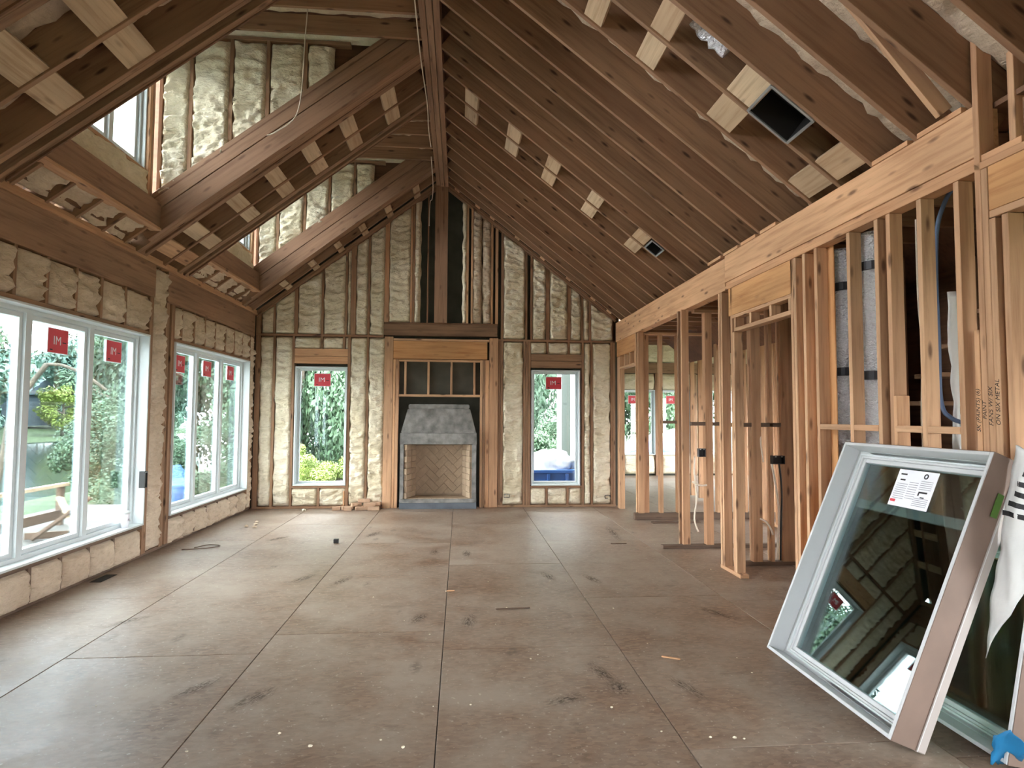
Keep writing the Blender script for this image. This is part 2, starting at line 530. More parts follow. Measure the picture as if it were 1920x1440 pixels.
def window(name, M, Wd, H, cols, jamb=0.12, sticker=True, label=None, kind='structure', cat=None, group=None, glass=None, sash_w=0.05, sill_out=0.02, rail=None, stz=None):
    """local X width, Y outward, Z up; origin at the lower left corner on the room face"""
    w = empty(name, M, label=label, cat=cat, group=group, kind=kind)
    t = 0.02
    so = -sill_out
    plank('jamb', 0, t, so, jamb + .06, t, H - t, WHITE, w)
    plank('jamb', Wd - t, Wd, so, jamb + .06, t, H - t, WHITE, w)
    plank('head', 0, Wd, so, jamb + .06, H - t, H, WHITE, w)
    plank('sill', 0, Wd, so, jamb + .06, 0, t, WHITE, w)
    fr = 0.035 if cols > 1 else 0.018
    if cols == 1:
        sash_w = .032
    iw = (Wd - 2 * t) / cols
    gm = glass or GLASS
    for k in range(cols):
        a, b = t + k * iw, t + (k + 1) * iw
        # frame of this unit
        y0, y1 = jamb - .03, jamb + .055
        bmf = bmesh.new()
        def bar(x0, x1, z0, z1, ya, yb):
            r = bmesh.ops.create_cube(bmf, size=1)['verts']
            for v in r:
                v.co = Vector(((x0 + x1) / 2 + v.co.x * (x1 - x0), (ya + yb) / 2 + v.co.y * (yb - ya), (z0 + z1) / 2 + v.co.z * (z1 - z0)))
        bar(a, a + fr, t, H - t, y0, y1)
        bar(b - fr, b, t, H - t, y0, y1)
        bar(a + fr, b - fr, t, t + fr, y0, y1)
        bar(a + fr, b - fr, H - t - fr, H - t, y0, y1)
        me = bpy.data.meshes.new('frame')
        bmf.to_mesh(me)
        bmf.free()
        me.materials.append(WHITE)
        link('frame', me, w)
        bmf = bmesh.new()
        g = fr + .004
        s = sash_w - .012
        y0, y1 = jamb - .005, jamb + .04
        bar(a + g, a + g + s, t + g, H - t - g, y0, y1)
        bar(b - g - s, b - g, t + g, H - t - g, y0, y1)
        bar(a + g + s, b - g - s, t + g, t + g + s, y0, y1)
        bar(a + g + s, b - g - s, H - t - g - s, H - t - g, y0, y1)
        if rail:
            bar(a + g + s, b - g - s, rail - .025, rail + .025, jamb + .022, y1 + .015)
        me = bpy.data.meshes.new('sash')
        bmf.to_mesh(me)
        bmf.free()
        me.materials.append(WHITE)
        sh = link('sash', me, w)
        plank('pane', a + g + s, b - g - s, jamb + .012, jamb + .018, t + g + s, H - t - g - s, gm, sh)
        if sticker:
            sw, shh = .285, .225
            cx = (a + b) / 2
            if isinstance(sticker, list):
                cx += sticker[k]
            cz = (stz or H - .235)
            st = plank('sticker', cx - sw / 2, cx + sw / 2, jamb + .009, jamb + .0115, cz - shh / 2, cz + shh / 2, PAPER, w)
            st['label'] = 'red sticker with white lettering'
            # its coloured face and print are sub-parts, in the sticker's own axes
            link('printed_face', box_mesh(sw - .014, .0008, shh - .014, RED, 0), st, None, st.matrix_basis.inverted() @ T(cx, jamb + .0086, cz))
            iv = st.matrix_basis.inverted()
            text('lettering', 'IM', .11, iv @ T(cx - .012, jamb + .0078, cz) @ RX90, PAPER, st)
            link('dash', box_mesh(.05, .0008, .010, INK, 0), st, None, iv @ T(cx + .085, jamb + .0078, cz - .008))
            link('dash', box_mesh(.034, .0008, .012, INK, 0), st, None, iv @ T(cx - .09, jamb + .0078, cz - .082))
    return w

RZ90 = Matrix.Rotation(math.pi / 2, 4, 'Z')
window('window_1', T(XL, 4.47, .36) @ RZ90, 2.66, 2.1, 3, sticker=[-.02, -.0, 0.02])
window('window_2', T(XL, 7.75, .36) @ RZ90, 2.66, 2.1, 3, sticker=[-.0, -.02, 0.0])
window('window_3', T(-2.80, YF, .385) , .87, 2.02, 1, sticker=[-.01], stz=1.80)
window('window_4', T(1.248, YF, .37), .862, 2.02, 1, sticker=[-.02], stz=1.80)

# ------------------------------------------------------------------ left wall
def wall_left():
    wl = holes_wall('wall_left', 'x', XL - .15, .012, YB, YF + .15, -.3, 3.42,
                    [(4.49, 7.11, .38, 2.44), (7.77, 10.39, .38, 2.44)], VOIDP)
    x0, x1 = XL - .135, XL
    S = lambda a, b, z0, z1, m=PINE_D: plank('stud', x0, x1 - (.02 if z1 < .4 else 0), a, b, z0, z1, OLD_SHADOW if z1 < .4 else m, wl)
    plank('bottom_plate', x0, x1 - .03, YB, YF, 0, .038, OLD_SHADOW, wl)  # dark plate colour stands in for the shadow along the wall foot
    plank('header_beam', x0, x1 + .012, 4.2, 7.22, 2.90, 3.27, LVL, wl)
    plank('header_beam', x0, x1 + .012, 7.52, 10.62, 2.90, 3.27, LVL, wl)
    plank('header_beam', x0, x1 + .012, YB, 4.18, 2.90, 3.27, LVL, wl)
    plank('top_plate', x0, x1 + .03, YB, YF, 3.27, 3.308, PINE, wl)
    plank('top_plate', x0, x1 + .02, YB, YF, 3.308, 3.346, PINE, wl)
    plank('rough_sill', x0, x1, 4.47, 7.13, .322, .36, OLD_SHADOW, wl)
    plank('rough_sill', x0, x1, 7.75, 10.41, .322, .36, OLD_SHADOW, wl)
    plank('window_header', x0, x1, 4.47, 7.13, 2.46, 2.50, PINE_D, wl)
    plank('window_header', x0, x1, 7.75, 10.41, 2.46, 2.50, PINE_D, wl)
    for a, b in ((7.135, 7.175), (7.18, 7.22), (7.52, 7.56), (7.565, 7.605), (7.66, 7.70), (7.705, 7.745), (10.415, 10.455), (10.60, 10.64), (4.38, 4.42), (4.425, 4.465)):
        S(a, b, .038, 2.90 if not (7.2 < a < 7.5) else 3.27)
    up1 = [4.65, 5.045, 5.426, 5.817, 6.21, 6.64]
    up2 = [7.937, 8.30, 8.64, 8.985, 9.37, 9.72, 10.07]
    for y in up1 + up2:
        S(y - .019, y + .019, 2.50, 2.90)
    for y in [4.98, 5.40, 5.79, 6.2, 6.62] + [8.15, 8.52, 8.9, 9.3, 9.68, 10.05]:
        S(y - .019, y + .019, .038, .322)
    n = (1, 0, 0)
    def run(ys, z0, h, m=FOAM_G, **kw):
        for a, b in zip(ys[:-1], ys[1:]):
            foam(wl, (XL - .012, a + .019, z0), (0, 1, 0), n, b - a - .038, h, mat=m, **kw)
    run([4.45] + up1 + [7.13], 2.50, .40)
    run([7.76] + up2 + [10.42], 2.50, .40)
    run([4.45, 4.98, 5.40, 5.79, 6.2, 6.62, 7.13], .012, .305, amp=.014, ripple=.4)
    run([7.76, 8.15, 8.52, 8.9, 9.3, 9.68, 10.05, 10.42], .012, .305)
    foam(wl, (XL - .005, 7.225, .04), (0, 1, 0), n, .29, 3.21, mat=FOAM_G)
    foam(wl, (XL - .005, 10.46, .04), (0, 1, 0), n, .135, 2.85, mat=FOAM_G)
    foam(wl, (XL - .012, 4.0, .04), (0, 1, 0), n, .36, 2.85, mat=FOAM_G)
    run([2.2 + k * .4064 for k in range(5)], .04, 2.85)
    for k in range(5):
        S(2.2 + k * .4064 - .019, 2.2 + k * .4064 + .019, .038, 2.9)
    return wl
WL = wall_left()

# ------------------------------------------------------------------ far wall
def wall_far():
    wf = holes_wall('wall_far', 'y', YF + .135, .012, XL - .15, XR + .1, -.3, 6.3,
                    [(-2.78, -1.95, .405, 2.385), (1.268, 2.09, .39, 2.37), (-1.2, .46, 0, 2.55), (-.80, .09, 3.19, 5.7)], VOIDP)
    y0, y1 = YF, YF + .135
    def S(a, b, z0, z1, m=PINE, nm='stud'):
        plank(nm, a, b, y0, y1, z0, z1, m, wf)
    rt_ = lambda x: rz(x) - .0
    S(XL, -1.33, 2.925, 2.963, PINE_D, 'plate'); S(.655, XR, 2.89, 2.928, PINE_D, 'plate')
    S(XL, -1.31, 0, .038, PINE_D, 'bottom_plate'); S(.66, XR, 0, .038, PINE_D, 'bottom_plate')
    # lower studs
    lowL = [(-3.47, -3.39), (-3.18, -3.14), (-2.86, -2.82), (-1.93, -1.885), (-1.61, -1.575)]
    for a, b in lowL:
        S(a, b, .038, 2.925, PINE_D)
    lowR = [(.66, .70), (.705, .745), (1.10, 1.14), (1.145, 1.185), (1.19, 1.232), (2.14, 2.18), (2.30, 2.34), (2.66, 2.70)]
    for a, b in lowR:
        S(a, b, .038, 2.89, PINE_D)
    S(2.705, 2.745, 0.038, 3.3, PINE_D)
    # window headers, cripples, sills
    S(-2.82, -1.93, 2.46, 2.58, BEAM, 'window_header'); S(-2.82, -1.93, 2.585, 2.715, BEAM, 'window_header')
    S(1.235, 2.14, 2.43, 2.55, PINE_D, 'window_header'); S(1.235, 2.14, 2.555, 2.675, PINE_D, 'window_header')
    for x in (-2.37, -2.0): S(x - .019, x + .019, 2.715, 2.925, PINE_D)
    for x in (1.53, 1.91): S(x - .019, x + .019, 2.675, 2.89, PINE_D)
    S(-2.82, -1.93, .345, .383, PINE_D, 'rough_sill'); S(1.235, 2.14, .33, .368, PINE_D, 'rough_sill')
    S(-2.40, -2.36, .038, .345, PINE_D); S(1.50, 1.54, .038, .33, PINE_D); S(1.87, 1.91, .038, .33, PINE_D)
    # upper studs follow the roof
    upL = [(-3.47, -3.39), (-3.19, -3.155), (-2.84, -2.78), (-2.39, -2.352), (-1.99, -1.955), (-1.895, -1.81), (-1.61, -1.572)]
    for a, b in upL:
        S(a, b, 2.963, rt_((a + b) / 2) - .02, PINE_D)
    upR = [(.705, .745), (1.13, 1.17), (1.225, 1.263), (1.50, 1.565), (1.888, 1.944), (2.13, 2.17), (2.27, 2.31), (2.70, 2.745)]
    for a, b in upR:
        S(a, b, 2.928, rt_((a + b) / 2) - .02, PINE_D)
    # chimney-side framing above the mantel beam
    for a, b, m in ((-1.325, -1.25, PINE), (-.885, -.85, PINE), (-.845, -.81, PINE_D), (-.595, -.575, PINE_D), (.09, .128, PINE), (.17, .205, PINE), (.52, .56, PINE), (.60, .65, PINE)):
        S(a, b, 3.195, rt_((a + b) / 2) - .02, m)
    plank('ridge_post', -.465, -.245, YF - .045, YF + .09, 3.195, RZ, LVL, wf)
    plank('mantel_beam', -1.327, .64, YF - .02, YF + .12, 2.965, 3.16, MANTEL, wf)
    plank('plate', -1.33, .65, YF - .01, YF + .13, 3.163, 3.193, DKPLY, wf)
    # fireplace opening
    for a, b, m in ((-1.306, -1.16, PINE), (-1.155, -1.115, BEAM), (-1.11, -1.06, PINE), (.345, .385, PINE), (.39, .43, PINE_D), (.435, .50, BEAM), (.505, .655, PINE)):
        plank('post', a, b, YF - .02, YF + .11, 0, 2.55 if -1.16 < a < .46 else 2.94, m, wf)
    plank('fireplace_header', -1.157, .465, YF - .02, YF + .11, 2.56, 2.87, PLY, wf)
    plank('plate', -1.157, .50, YF - .02, YF + .11, 2.875, 2.91, PINE, wf)
    plank('plate', -1.09, .40, YF, YF + .09, 2.515, 2.55, PINE, wf)
    plank('plate', -1.09, .41, YF, YF + .09, 1.905, 1.945, PINE, wf)
    for a in (-1.09, -.967, -.57, -.174, .226, .372):
        plank('cripple_stud', a, a + .036, YF, YF + .09, 1.945, 2.515, PINE, wf)
    # rafter blocks against the gable and top plates on the rake
    for sgn in (-1, 1):
        xe = XL if sgn < 0 else XR
        a = Vector((RX + sgn * .1, YF + .02, rz(RX + sgn * .1) + .02))
        b = Vector((xe, YF + .02, rz(xe) + .02))
        lumber('rake_plate', a, b, .14, .04, (0, 1, 0), PINE_D, wf)
        lumber('rake_plate', a + Vector((0, .01, -.045)), b + Vector((0, .01, -.045)), .13, .038, (0, 1, 0), PINE_D, wf)
    # foam
    n = (0, -1, 0)
    def bay(a, b, z0, z1, z2=None, m=FOAM, **kw):
        foam(wf, (a, YF + .012, z0), (1, 0, 0), n, b - a, z1 - z0, None if z2 is None else z2 - z0, mat=m, **kw)
    for a, b in ((-3.385, -3.185), (-3.135, -2.865), (-1.88, -1.615), (-1.57, -1.31)):
        bay(a, b, .04, 2.92)
    for a, b in ((.75, 1.095), (2.19, 2.295), (2.345, 2.655)):
        bay(a, b, .04, 2.885)
    for a, b in ((-2.82, -2.40), (-2.355, -1.93)):
        bay(a, b, .04, .34)
    for a, b in ((1.235, 1.495), (1.545, 1.865), (1.915, 2.14)):
        bay(a, b, .04, .325)
    for a, b in ((-2.82, -2.39), (-2.35, -2.02), (-1.98, -1.935)):
        bay(a, b, 2.72, 2.92)
    for a, b in ((1.24, 1.51), (1.55, 1.89), (1.93, 2.135)):
        bay(a, b, 2.68, 2.885)
    UL = [(-3.385, -3.195), (-3.15, -2.845), (-2.775, -2.395), (-2.35, -1.995), (-1.95, -1.90), (-1.805, -1.615), (-1.567, -1.33), (-1.245, -.89)]
    for a, b in UL:
        bay(a, b, 2.97 if a < -1.3 else 3.2, rz(a) - .03, rz(b) - .03)
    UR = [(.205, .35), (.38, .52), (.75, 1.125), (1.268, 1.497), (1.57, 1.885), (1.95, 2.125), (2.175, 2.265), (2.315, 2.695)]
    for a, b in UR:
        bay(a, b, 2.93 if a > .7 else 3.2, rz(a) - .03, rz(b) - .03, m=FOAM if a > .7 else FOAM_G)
    bay(-.81, -.72, 3.2, rz(-.8) - .03, rz(-.72) - .03)
    bay(.03, .09, 3.2, rz(.05) - .03, rz(.09) - .03)
    # dark chase behind
    plank('chase_board', -1.0, .25, YF + .62, YF + .64, 3.0, 5.9, VOIDP, wf)
    plank('chase_board', -1.25, .5, YF + .9, YF + .92, -.1, 3.0, VOIDP, wf)
    plank('chase_board', -1.24, -1.22, YF + .15, YF + .9, -.1, 5.9, VOIDP, wf)
    plank('chase_board', .50, .52, YF + .15, YF + .9, -.1, 5.9, VOIDP, wf)
    plank('chase_board', -1.25, .52, YF + .15, YF + .9, 5.88, 5.9, VOIDP, wf)
    plank('gypsum_board', -1.085, .40, YF + .10, YF + .112, 1.92, 2.54, VOIDP, wf)
    return wf
WF = wall_far()

# ------------------------------------------------------------------ fireplace
def fireplace():
    fp = empty('fireplace', T(-.36, 10.56, 0), label='grey masonry fireplace with herringbone firebrick box in the far wall', cat='fireplace')
    P = lambda nm, x0, x1, y0, y1, z0, z1, m: plank(nm, x0, x1, y0, y1, z0, z1, m, fp)
    P('base', -.65, .65, 0, .55, 0, .10, CONC_D)
    P('hearth_ledge', -.65, .65, 0.01, .55, .101, .165, CONC)
    P('jamb', -.645, -.585, .005, .55, .166, 1.09, CONC)
    P('jamb', .57, .645, .005, .55, .166, 1.09, CONC)
    P('lintel', -.65, .65, -.005, .55, 1.091, 1.28, CONC)
    # throat hood
    def frustum(nm, w0, w1, z0, z1, yf0, yf1, yb, m):
        vs = [(-w0, yf0, z0), (w0, yf0, z0), (w0, yb, z0), (-w0, yb, z0), (-w1, yf1, z1), (w1, yf1, z1), (w1, yb, z1), (-w1, yb, z1)]
        fs = [(3, 2, 1, 0), (4, 5, 6, 7), (0, 1, 5, 4), (1, 2, 6, 5), (2, 3, 7, 6), (3, 0, 4, 7)]
        me = mesh(nm, vs, fs, m)
        bm = bmesh.new(); bm.from_mesh(me)
        bmesh.ops.bevel(bm, geom=list(bm.edges), offset=.012, segments=2, affect='EDGES')
        bm.to_mesh(me); bm.free()
        return link(nm, me, fp)
    frustum('smoke_hood', .64, .535, 1.281, 1.70, .01, .12, .55, CONC)
    frustum('hood_collar', .525, .52, 1.701, 1.775, .11, .115, .55, CONC)
    # fire box
    P('back_mortar', -.56, .56, .50, .52, .166, 1.09, JOINT)
    HB = []
    bl, bw = .235, .115
    def clip(poly, axis, lim, keep_less):
        out = []
        for i in range(len(poly)):
            a, b = poly[i], poly[(i + 1) % len(poly)]
            ia = (a[axis] <= lim) == keep_less
            ib = (b[axis] <= lim) == keep_less
            if ia:
                out.append(a)
            if ia != ib:
                t = (lim - a[axis]) / (b[axis] - a[axis])
                out.append((a[0] + (b[0] - a[0]) * t, a[1] + (b[1] - a[1]) * t))
        return out
    c45 = math.sqrt(.5)
    for i in range(-9, 10):
        for j in range(-9, 10):
            ox, oz = i * bw + j * bl * 0, 0
            for k, (px, pz, w, h) in enumerate(((i * bw + j * 2 * bw * 0, 0, 0, 0),)):
                pass
            # herringbone lattice: horizontal brick at (i, j) diagonal steps
            x, z = (i + j * 2) * bw * 1.0, (i - j * 2) * bw * 1.0
            for q in ((x, z, bl, bw), (x + bl - 0 * bw, z - bw + bw * 0, bw, bl)):
                g = .004
                r = [(q[0] + g, q[1] + g), (q[0] + q[2] - g, q[1] + g), (q[0] + q[2] - g, q[1] + q[3] - g), (q[0] + g, q[1] + q[3] - g)]
                HB.append([((a - b) * c45, (a + b) * c45) for a, b in r])
    for poly in HB:
        for ax, lm, kl in ((0, -.425, False), (0, .425, True), (1, -.43, False), (1, .43, True)):
            poly = clip(poly, ax, lm, kl) if len(poly) > 2 else []
        if len(poly) < 3:
            continue
        ar = abs(sum(poly[i][0] * poly[(i + 1) % len(poly)][1] - poly[(i + 1) % len(poly)][0] * poly[i][1] for i in range(len(poly)))) / 2
        if ar < .0006:
            continue
        cx = sum(p[0] for p in poly) / len(poly); cz = sum(p[1] for p in poly) / len(poly)
        n = len(poly)
        d = R.uniform(-.002, .002)
        vs = [(p[0] - cx, -.012 + d, p[1] - cz) for p in poly] + [(p[0] - cx, .012, p[1] - cz) for p in poly]
        fs = [tuple(range(n)), tuple(range(2 * n - 1, n - 1, -1))] + [(k, n + k, n + (k + 1) % n, (k + 1) % n) for k in range(n)]
        link('brick', mesh('brick', vs, fs, FBRICK), fp, None, T(cx, .488, cz + .63))
    # splayed side walls of stacked brick
    for sg in (-1, 1):
        for r in range(9):
            for c in range(2):
                z = .168 + r * .102
                y = .04 + c * .23 + (0.0 if r % 2 else -.02)
                x = .565 - (y + .11) * .28
                o = lumber('brick', (sg * (x + .03), y, z + .05), (sg * (x - .03), y + .215, z + .05), .098, .05, (0, 0, 1), FBRICK, fp)
    for k in range(5):
        P('brick', -.56 + k * .226, -.56 + k * .226 + .220, .03, .14, .166, .176, FBRICK)
    P('hearth_floor', -.56, .56, .14, .5, .166, .172, FBRICK)
    P('vent_slot', -.50, -.47, .30, .33, .30, .42, BLACK)
    return fp
fireplace()

# ------------------------------------------------------------------ right wall
def wall_right():
    wr = empty('wall_right', T(0, 0, 0), kind='structure')
    x0, x1 = XR, XR + .089
    def S(a, b, z0=.038, z1=2.90, m=PINE, nm='stud'):
        plank(nm, x0, x1, a, b, z0, z1, m, wr)
    plank('beam', XR, XR + .13, 3.0, 6.15, 2.985, 3.265, BEAM, wr)
    plank('beam', XR + .005, XR + .13, 6.16, 10.69, 2.905, 3.245, BEAM, wr)
    plank('top_plate', XR + .01, XR + .1, 2.75, 6.15, 2.945, 2.983, BEAM, wr)
    plank('top_plate', XR, XR + .1, 2.0, 6.15, 2.903, 2.943, BEAM, wr)
    for a, b in ((3.09, 3.42), (3.5, 3.83), (5.1, 5.38), (5.47, 5.77), (5.84, 6.17), (6.24, 6.58)):
        plank('blocking', XR - .005, XR + .04, a, b, 3.268, 3.30, BEAM, wr)
    # far corner and small doorway
    S(10.53, 10.57, 0, 2.62); S(10.46, 10.50, 0, 2.62); S(10.42, 10.455, 0, 2.40)
    plank('door_header', XR, XR + .09, 9.47, 10.6, 2.63, 2.90, PLY, wr)
    plank('plate', XR, XR + .09, 9.47, 10.46, 2.40, 2.438, PINE, wr)
    for y in (9.49, 9.78, 10.1, 10.42):
        plank('cripple_stud', XR, XR + .09, y - .018, y + .018, 2.44, 2.628, PINE, wr)
    S(9.42, 9.458, .0, 2.90); S(9.30, 9.338, .10, 2.90)
    plank('post', XR + .035, XR + .18, 9.345, 9.39, .10, 2.90, PINE, wr)
    # openings and the main door
    plank('post', XR - .045, XR + .045, 7.30, 7.338, .0, 2.90, PINE, wr)
    plank('stud', XR - .045, XR + .045, 7.42, 7.458, .0, 2.90, PINE_D, wr)
    S(6.235, 6.273, .038, 2.90, PINE); S(6.29, 6.328, .038, 2.90, PINE); 
    S(5.99, 6.03, .038, 2.90, PINE); S(5.95, 5.988, .038, 2.44, PINE)
    plank('bottom_plate', XR, XR + .089, 5.88, 6.34, 0, .038, PINE, wr)
    plank('door_header', XR, XR + .09, 4.85, 6.07, 2.615, 2.90, PLY, wr)
    plank('plate', XR, XR + .09, 4.88, 5.95, 2.44, 2.478, PINE, wr)
    plank('plate', XR, XR + .09, 4.85, 6.0, 2.58, 2.613, PINE, wr)
    for y in (4.90, 5.22, 5.60, 5.93):
        plank('cripple_stud', XR, XR + .09, y - .018, y + .018, 2.479, 2.579, PINE, wr)
    for y in (4.86, 4.815, 4.68, 4.515, 4.11, 3.815, 3.70, 3.43, 3.15):
        S(y - .019, y + .019)
    plank('bottom_plate', XR, XR + .089, 2.0, 4.9, 0, .038, PINE, wr)
    plank('sheathing_panel', XR + .089, XR + .10, 4.42, 4.80, .04, 2.9, PLY, wr)
    for a, b in ((4.13, 4.495), (3.835, 4.09), (3.45, 3.68), (3.17, 3.41)):
        plank('blocking', XR, XR + .07, a, b, 1.49, 1.53, PINE, wr)
    # tall jack stud packs beside the near opening
    S(2.985, 3.023, .038, 3.75); S(2.945, 2.983, .038, 2.90)
    S(2.905, 2.943, .038, 2.62); S(2.83, 2.868, .038, 2.62)
    plank('stud', XR + .09, XR + .19, 2.86, 2.90, 2.95, 3.85, PINE, wr)
    S(3.027, 3.06, .038, 2.05, BEAM); S(3.66, 3.69, .038, 1.72, BEAM)
    plank('door_header', XR, XR + .09, 1.6, 2.94, 2.665, 2.90, PLY, wr)
    plank('plate', XR, XR + .09, 1.6, 2.94, 2.625, 2.663, PINE, wr)
    # carpenters' notes on the stud pack
    for k, (s, y, z, sz) in enumerate((('SK (PAINTS) (6)', 3.046, 1.62, .034), ('PAINT', 3.006, 1.62, .034), ('FANS W/ SIX', 2.968, 1.64, .036), ('ON SIX METAL', 2.925, 1.66, .036))):
        M = T(XR - .001, y, z) @ Matrix.Rotation(-math.pi / 2, 4, 'Z') @ RX90 @ Matrix.Rotation(math.pi / 2, 4, 'Z')
        text('handwriting', s, sz, M, MARKER, wr, shear=.25)
    return wr
WR = wall_right()
wall_back = holes_wall('wall_back', 'y', YB - .15, .15, XL - .15, 9.0, -.3, 6.3, [(-.7, .4, 0.0, 2.1), (4.0, 6.5, .5, 2.4)], FOAM_G)  # out of view; doorway-size opening added to let fill light into the room

# ------------------------------------------------------------------ partitions beyond the right wall
def partition(name, y, x0, x1, studs, zb=.038, box=None, blocks=(), mat=PINE, plate=OLD_SHADOW, px0=None, ztop=2.90):
    p = empty(name, T(0, 0, 0), kind='structure')
    plank('bottom_plate', px0 if px0 else x0, x1, y - .045, y + .045, 0, zb, plate, p)
    plank('top_plate', x0 + .1, x1, y - .045, y + .045, ztop - .04, ztop, mat, p)
    for a, b in studs:
        plank('stud', a, b, y - .045, y + .045, zb, ztop - .04, mat, p)
    for a, b in blocks:
        plank('blocking', a, b, y - .045, y + .0, 1.475, 1.52, OLD_SHADOW, p)
    return p
partition('wall_partition', 9.35, XR, 6.6, [(3.085, 3.14), (3.36, 3.40), (3.42, 3.46), (4.0, 4.04), (4.45, 4.49), (4.9, 4.94), (5.4, 5.44), (5.9, 5.94)], .10, blocks=((3.14, 3.36),), px0=XR - .06)
partition('wall_partition', 7.30, XR, 6.6, [(2.98, 3.07), (3.19, 3.23), (3.6, 3.64), (4.0, 4.04), (4.4, 4.44), (4.8, 4.84), (5.2, 5.24)], .04, blocks=((2.80, 2.98), (3.07, 3.19)), px0=2.44)
partition('wall_partition', 6.42, XR + .1, 6.6, [(2.98, 3.015), (3.13, 3.235), (3.33, 3.368), (3.46, 3.63), (4.0, 4.04), (4.4, 4.44), (4.8, 4.84)], .04, blocks=((2.90, 3.13), (3.235, 3.46)), px0=2.86)
def hall():
    h = empty('wall_hall', T(0, 0, 0), kind='structure')
    for k in range(14):                               # a stud wall running away from the viewer
        y = 6.5 + k * .41
        if y < 12:
            plank('stud', 4.55, 4.64, y, y + .038, .04, 2.86, PINE, h)
    plank('bottom_plate', 4.55, 4.64, 6.45, 9.3, 0, .04, PINE, h)
    plank('plywood_panel', 3.95, 3.97, 1.5, 6.3, 0, 2.9, DKPLY, h)
    for y in (2.2, 2.6, 3.0, 3.45, 3.9, 4.3, 4.75, 5.2, 5.7):
        plank('stud', 3.86, 3.95, y, y + .038, .04, 2.9, PINE_D, h)
    for y in (4.95, 5.35):
        plank('stud', 3.3, 3.39, y, y + .038, .04, 2.9, PINE_D, h)
    plank('plywood_panel', 3.62, 3.64, 4.7, 6.3, 0, 2.9, PINE_D, h)
    for k in range(10):                               # stair seen from behind
        plank('stair_tread', 3.25, 3.84, 3.05 + k * .21, 3.30 + k * .21, 2.62 - k * .19, 2.65 - k * .19, PINE_D, h)
    return h
hall()
def hall_ceiling():
    c = tag(link('ceiling_hall', mesh('ceiling_hall', [(XR + .1, YB, 3.25), (9, YB, 3.25), (9, 11.6, 3.25), (XR + .1, 11.6, 3.25), (XR + .1, YB, 3.28), (9, YB, 3.28), (9, 11.6, 3.28), (XR + .1, 11.6, 3.28)],
            [(3, 2, 1, 0), (4, 5, 6, 7), (0, 1, 5, 4), (1, 2, 6, 5), (2, 3, 7, 6), (3, 0, 4, 7)], DKPLY)), kind='structure')
    for k in range(26):
        y = 1.2 + k * .4064
        plank('joist', XR + .135, 8.9, y, y + .04, 2.95, 3.24, PINE_D, c)
    return c
hall_ceiling()
def wing():
    w = holes_wall('wall_wing_far', 'y', 16.42, .012, XR - .02, 9, -.3, 5.2, [(4.41, 5.27, .57, 2.29), (5.47, 6.32, .57, 2.29), (6.9, 7.75, .57, 2.29)], VOIDP)
    for a, b in ((XR, 3.0), (4.30, 4.38), (5.29, 5.44), (6.36, 6.44), (6.80, 6.87), (7.8, 7.88), (8.9, 8.98), (3.6, 3.64)):
        plank('stud', a, b, 16.28, 16.42, 0, 2.76, PINE_D, w)
    plank('header_beam', XR, 9, 16.27, 16.42, 2.77, 3.05, LVL, w)
    for a, b in ((3.02, 3.58), (3.66, 4.28), (6.46, 6.79), (7.9, 8.88)):
        foam(w, (a, 16.31, .04), (1, 0, 0), (0, -1, 0), b - a, 2.7, res=.06)
    for a, b in ((4.40, 5.28), (5.46, 6.34), (6.89, 7.76)):
        foam(w, (a, 16.31, .04), (1, 0, 0), (0, -1, 0), b - a, .5, res=.05)
        foam(w, (a, 16.31, 2.32), (1, 0, 0), (0, -1, 0), b - a, .43, res=.05)
    for k in range(14):
        a = XR + .05 + k * .44
        foam(w, (a, 16.31, 3.06), (1, 0, 0), (0, -1, 0), .40, .9, res=.06)
    # right-hand outside wall and the side that faces the yard
    s = holes_wall('wall_wing_right', 'x', 9.0, .012, YB, 16.43, -.3, 5.2, [(1, 2.6, .6, 2.4), (5, 6.6, .5, 2.4), (8.2, 10.8, .5, 2.4), (12.2, 15.4, .5, 2.4)], FOAM_G)
    l = holes_wall('wall_wing_left', 'x', XR - .03, .05, YF + .16, 16.43, -.6, 5.2, [], SIDING)
    plank('corner_board', XR - .14, XR - .03, 16.30, 16.45, -.6, 5, WHITE, l)
    plank('corner_board', XR - .12, XR - .03, 14.4, 14.52, -.6, 5, WHITE, l)
    r = holes_wall('roof_wing', 'x', 2.7, 6.5, 11.6, 16.6, 5.2, 5.3, [], DKPLY)
    r2_ = holes_wall('wall_wing_gable', 'y', 11.6, .03, XR + .1, 9, 3.25, 5.25, [], PINE_D)
    for k in range(12):
        plank('joist', XR + .02, 8.98, 11.8 + k * .4, 11.84 + k * .4, 3.96, 4.2, PINE_D, r)
wing()
for k, x in enumerate((4.39, 5.45, 6.88)):
    window('window_%d' % (8 + k), T(x, 16.3, .55), .89, 1.76, 1, sticker=[-.12], stz=1.5)

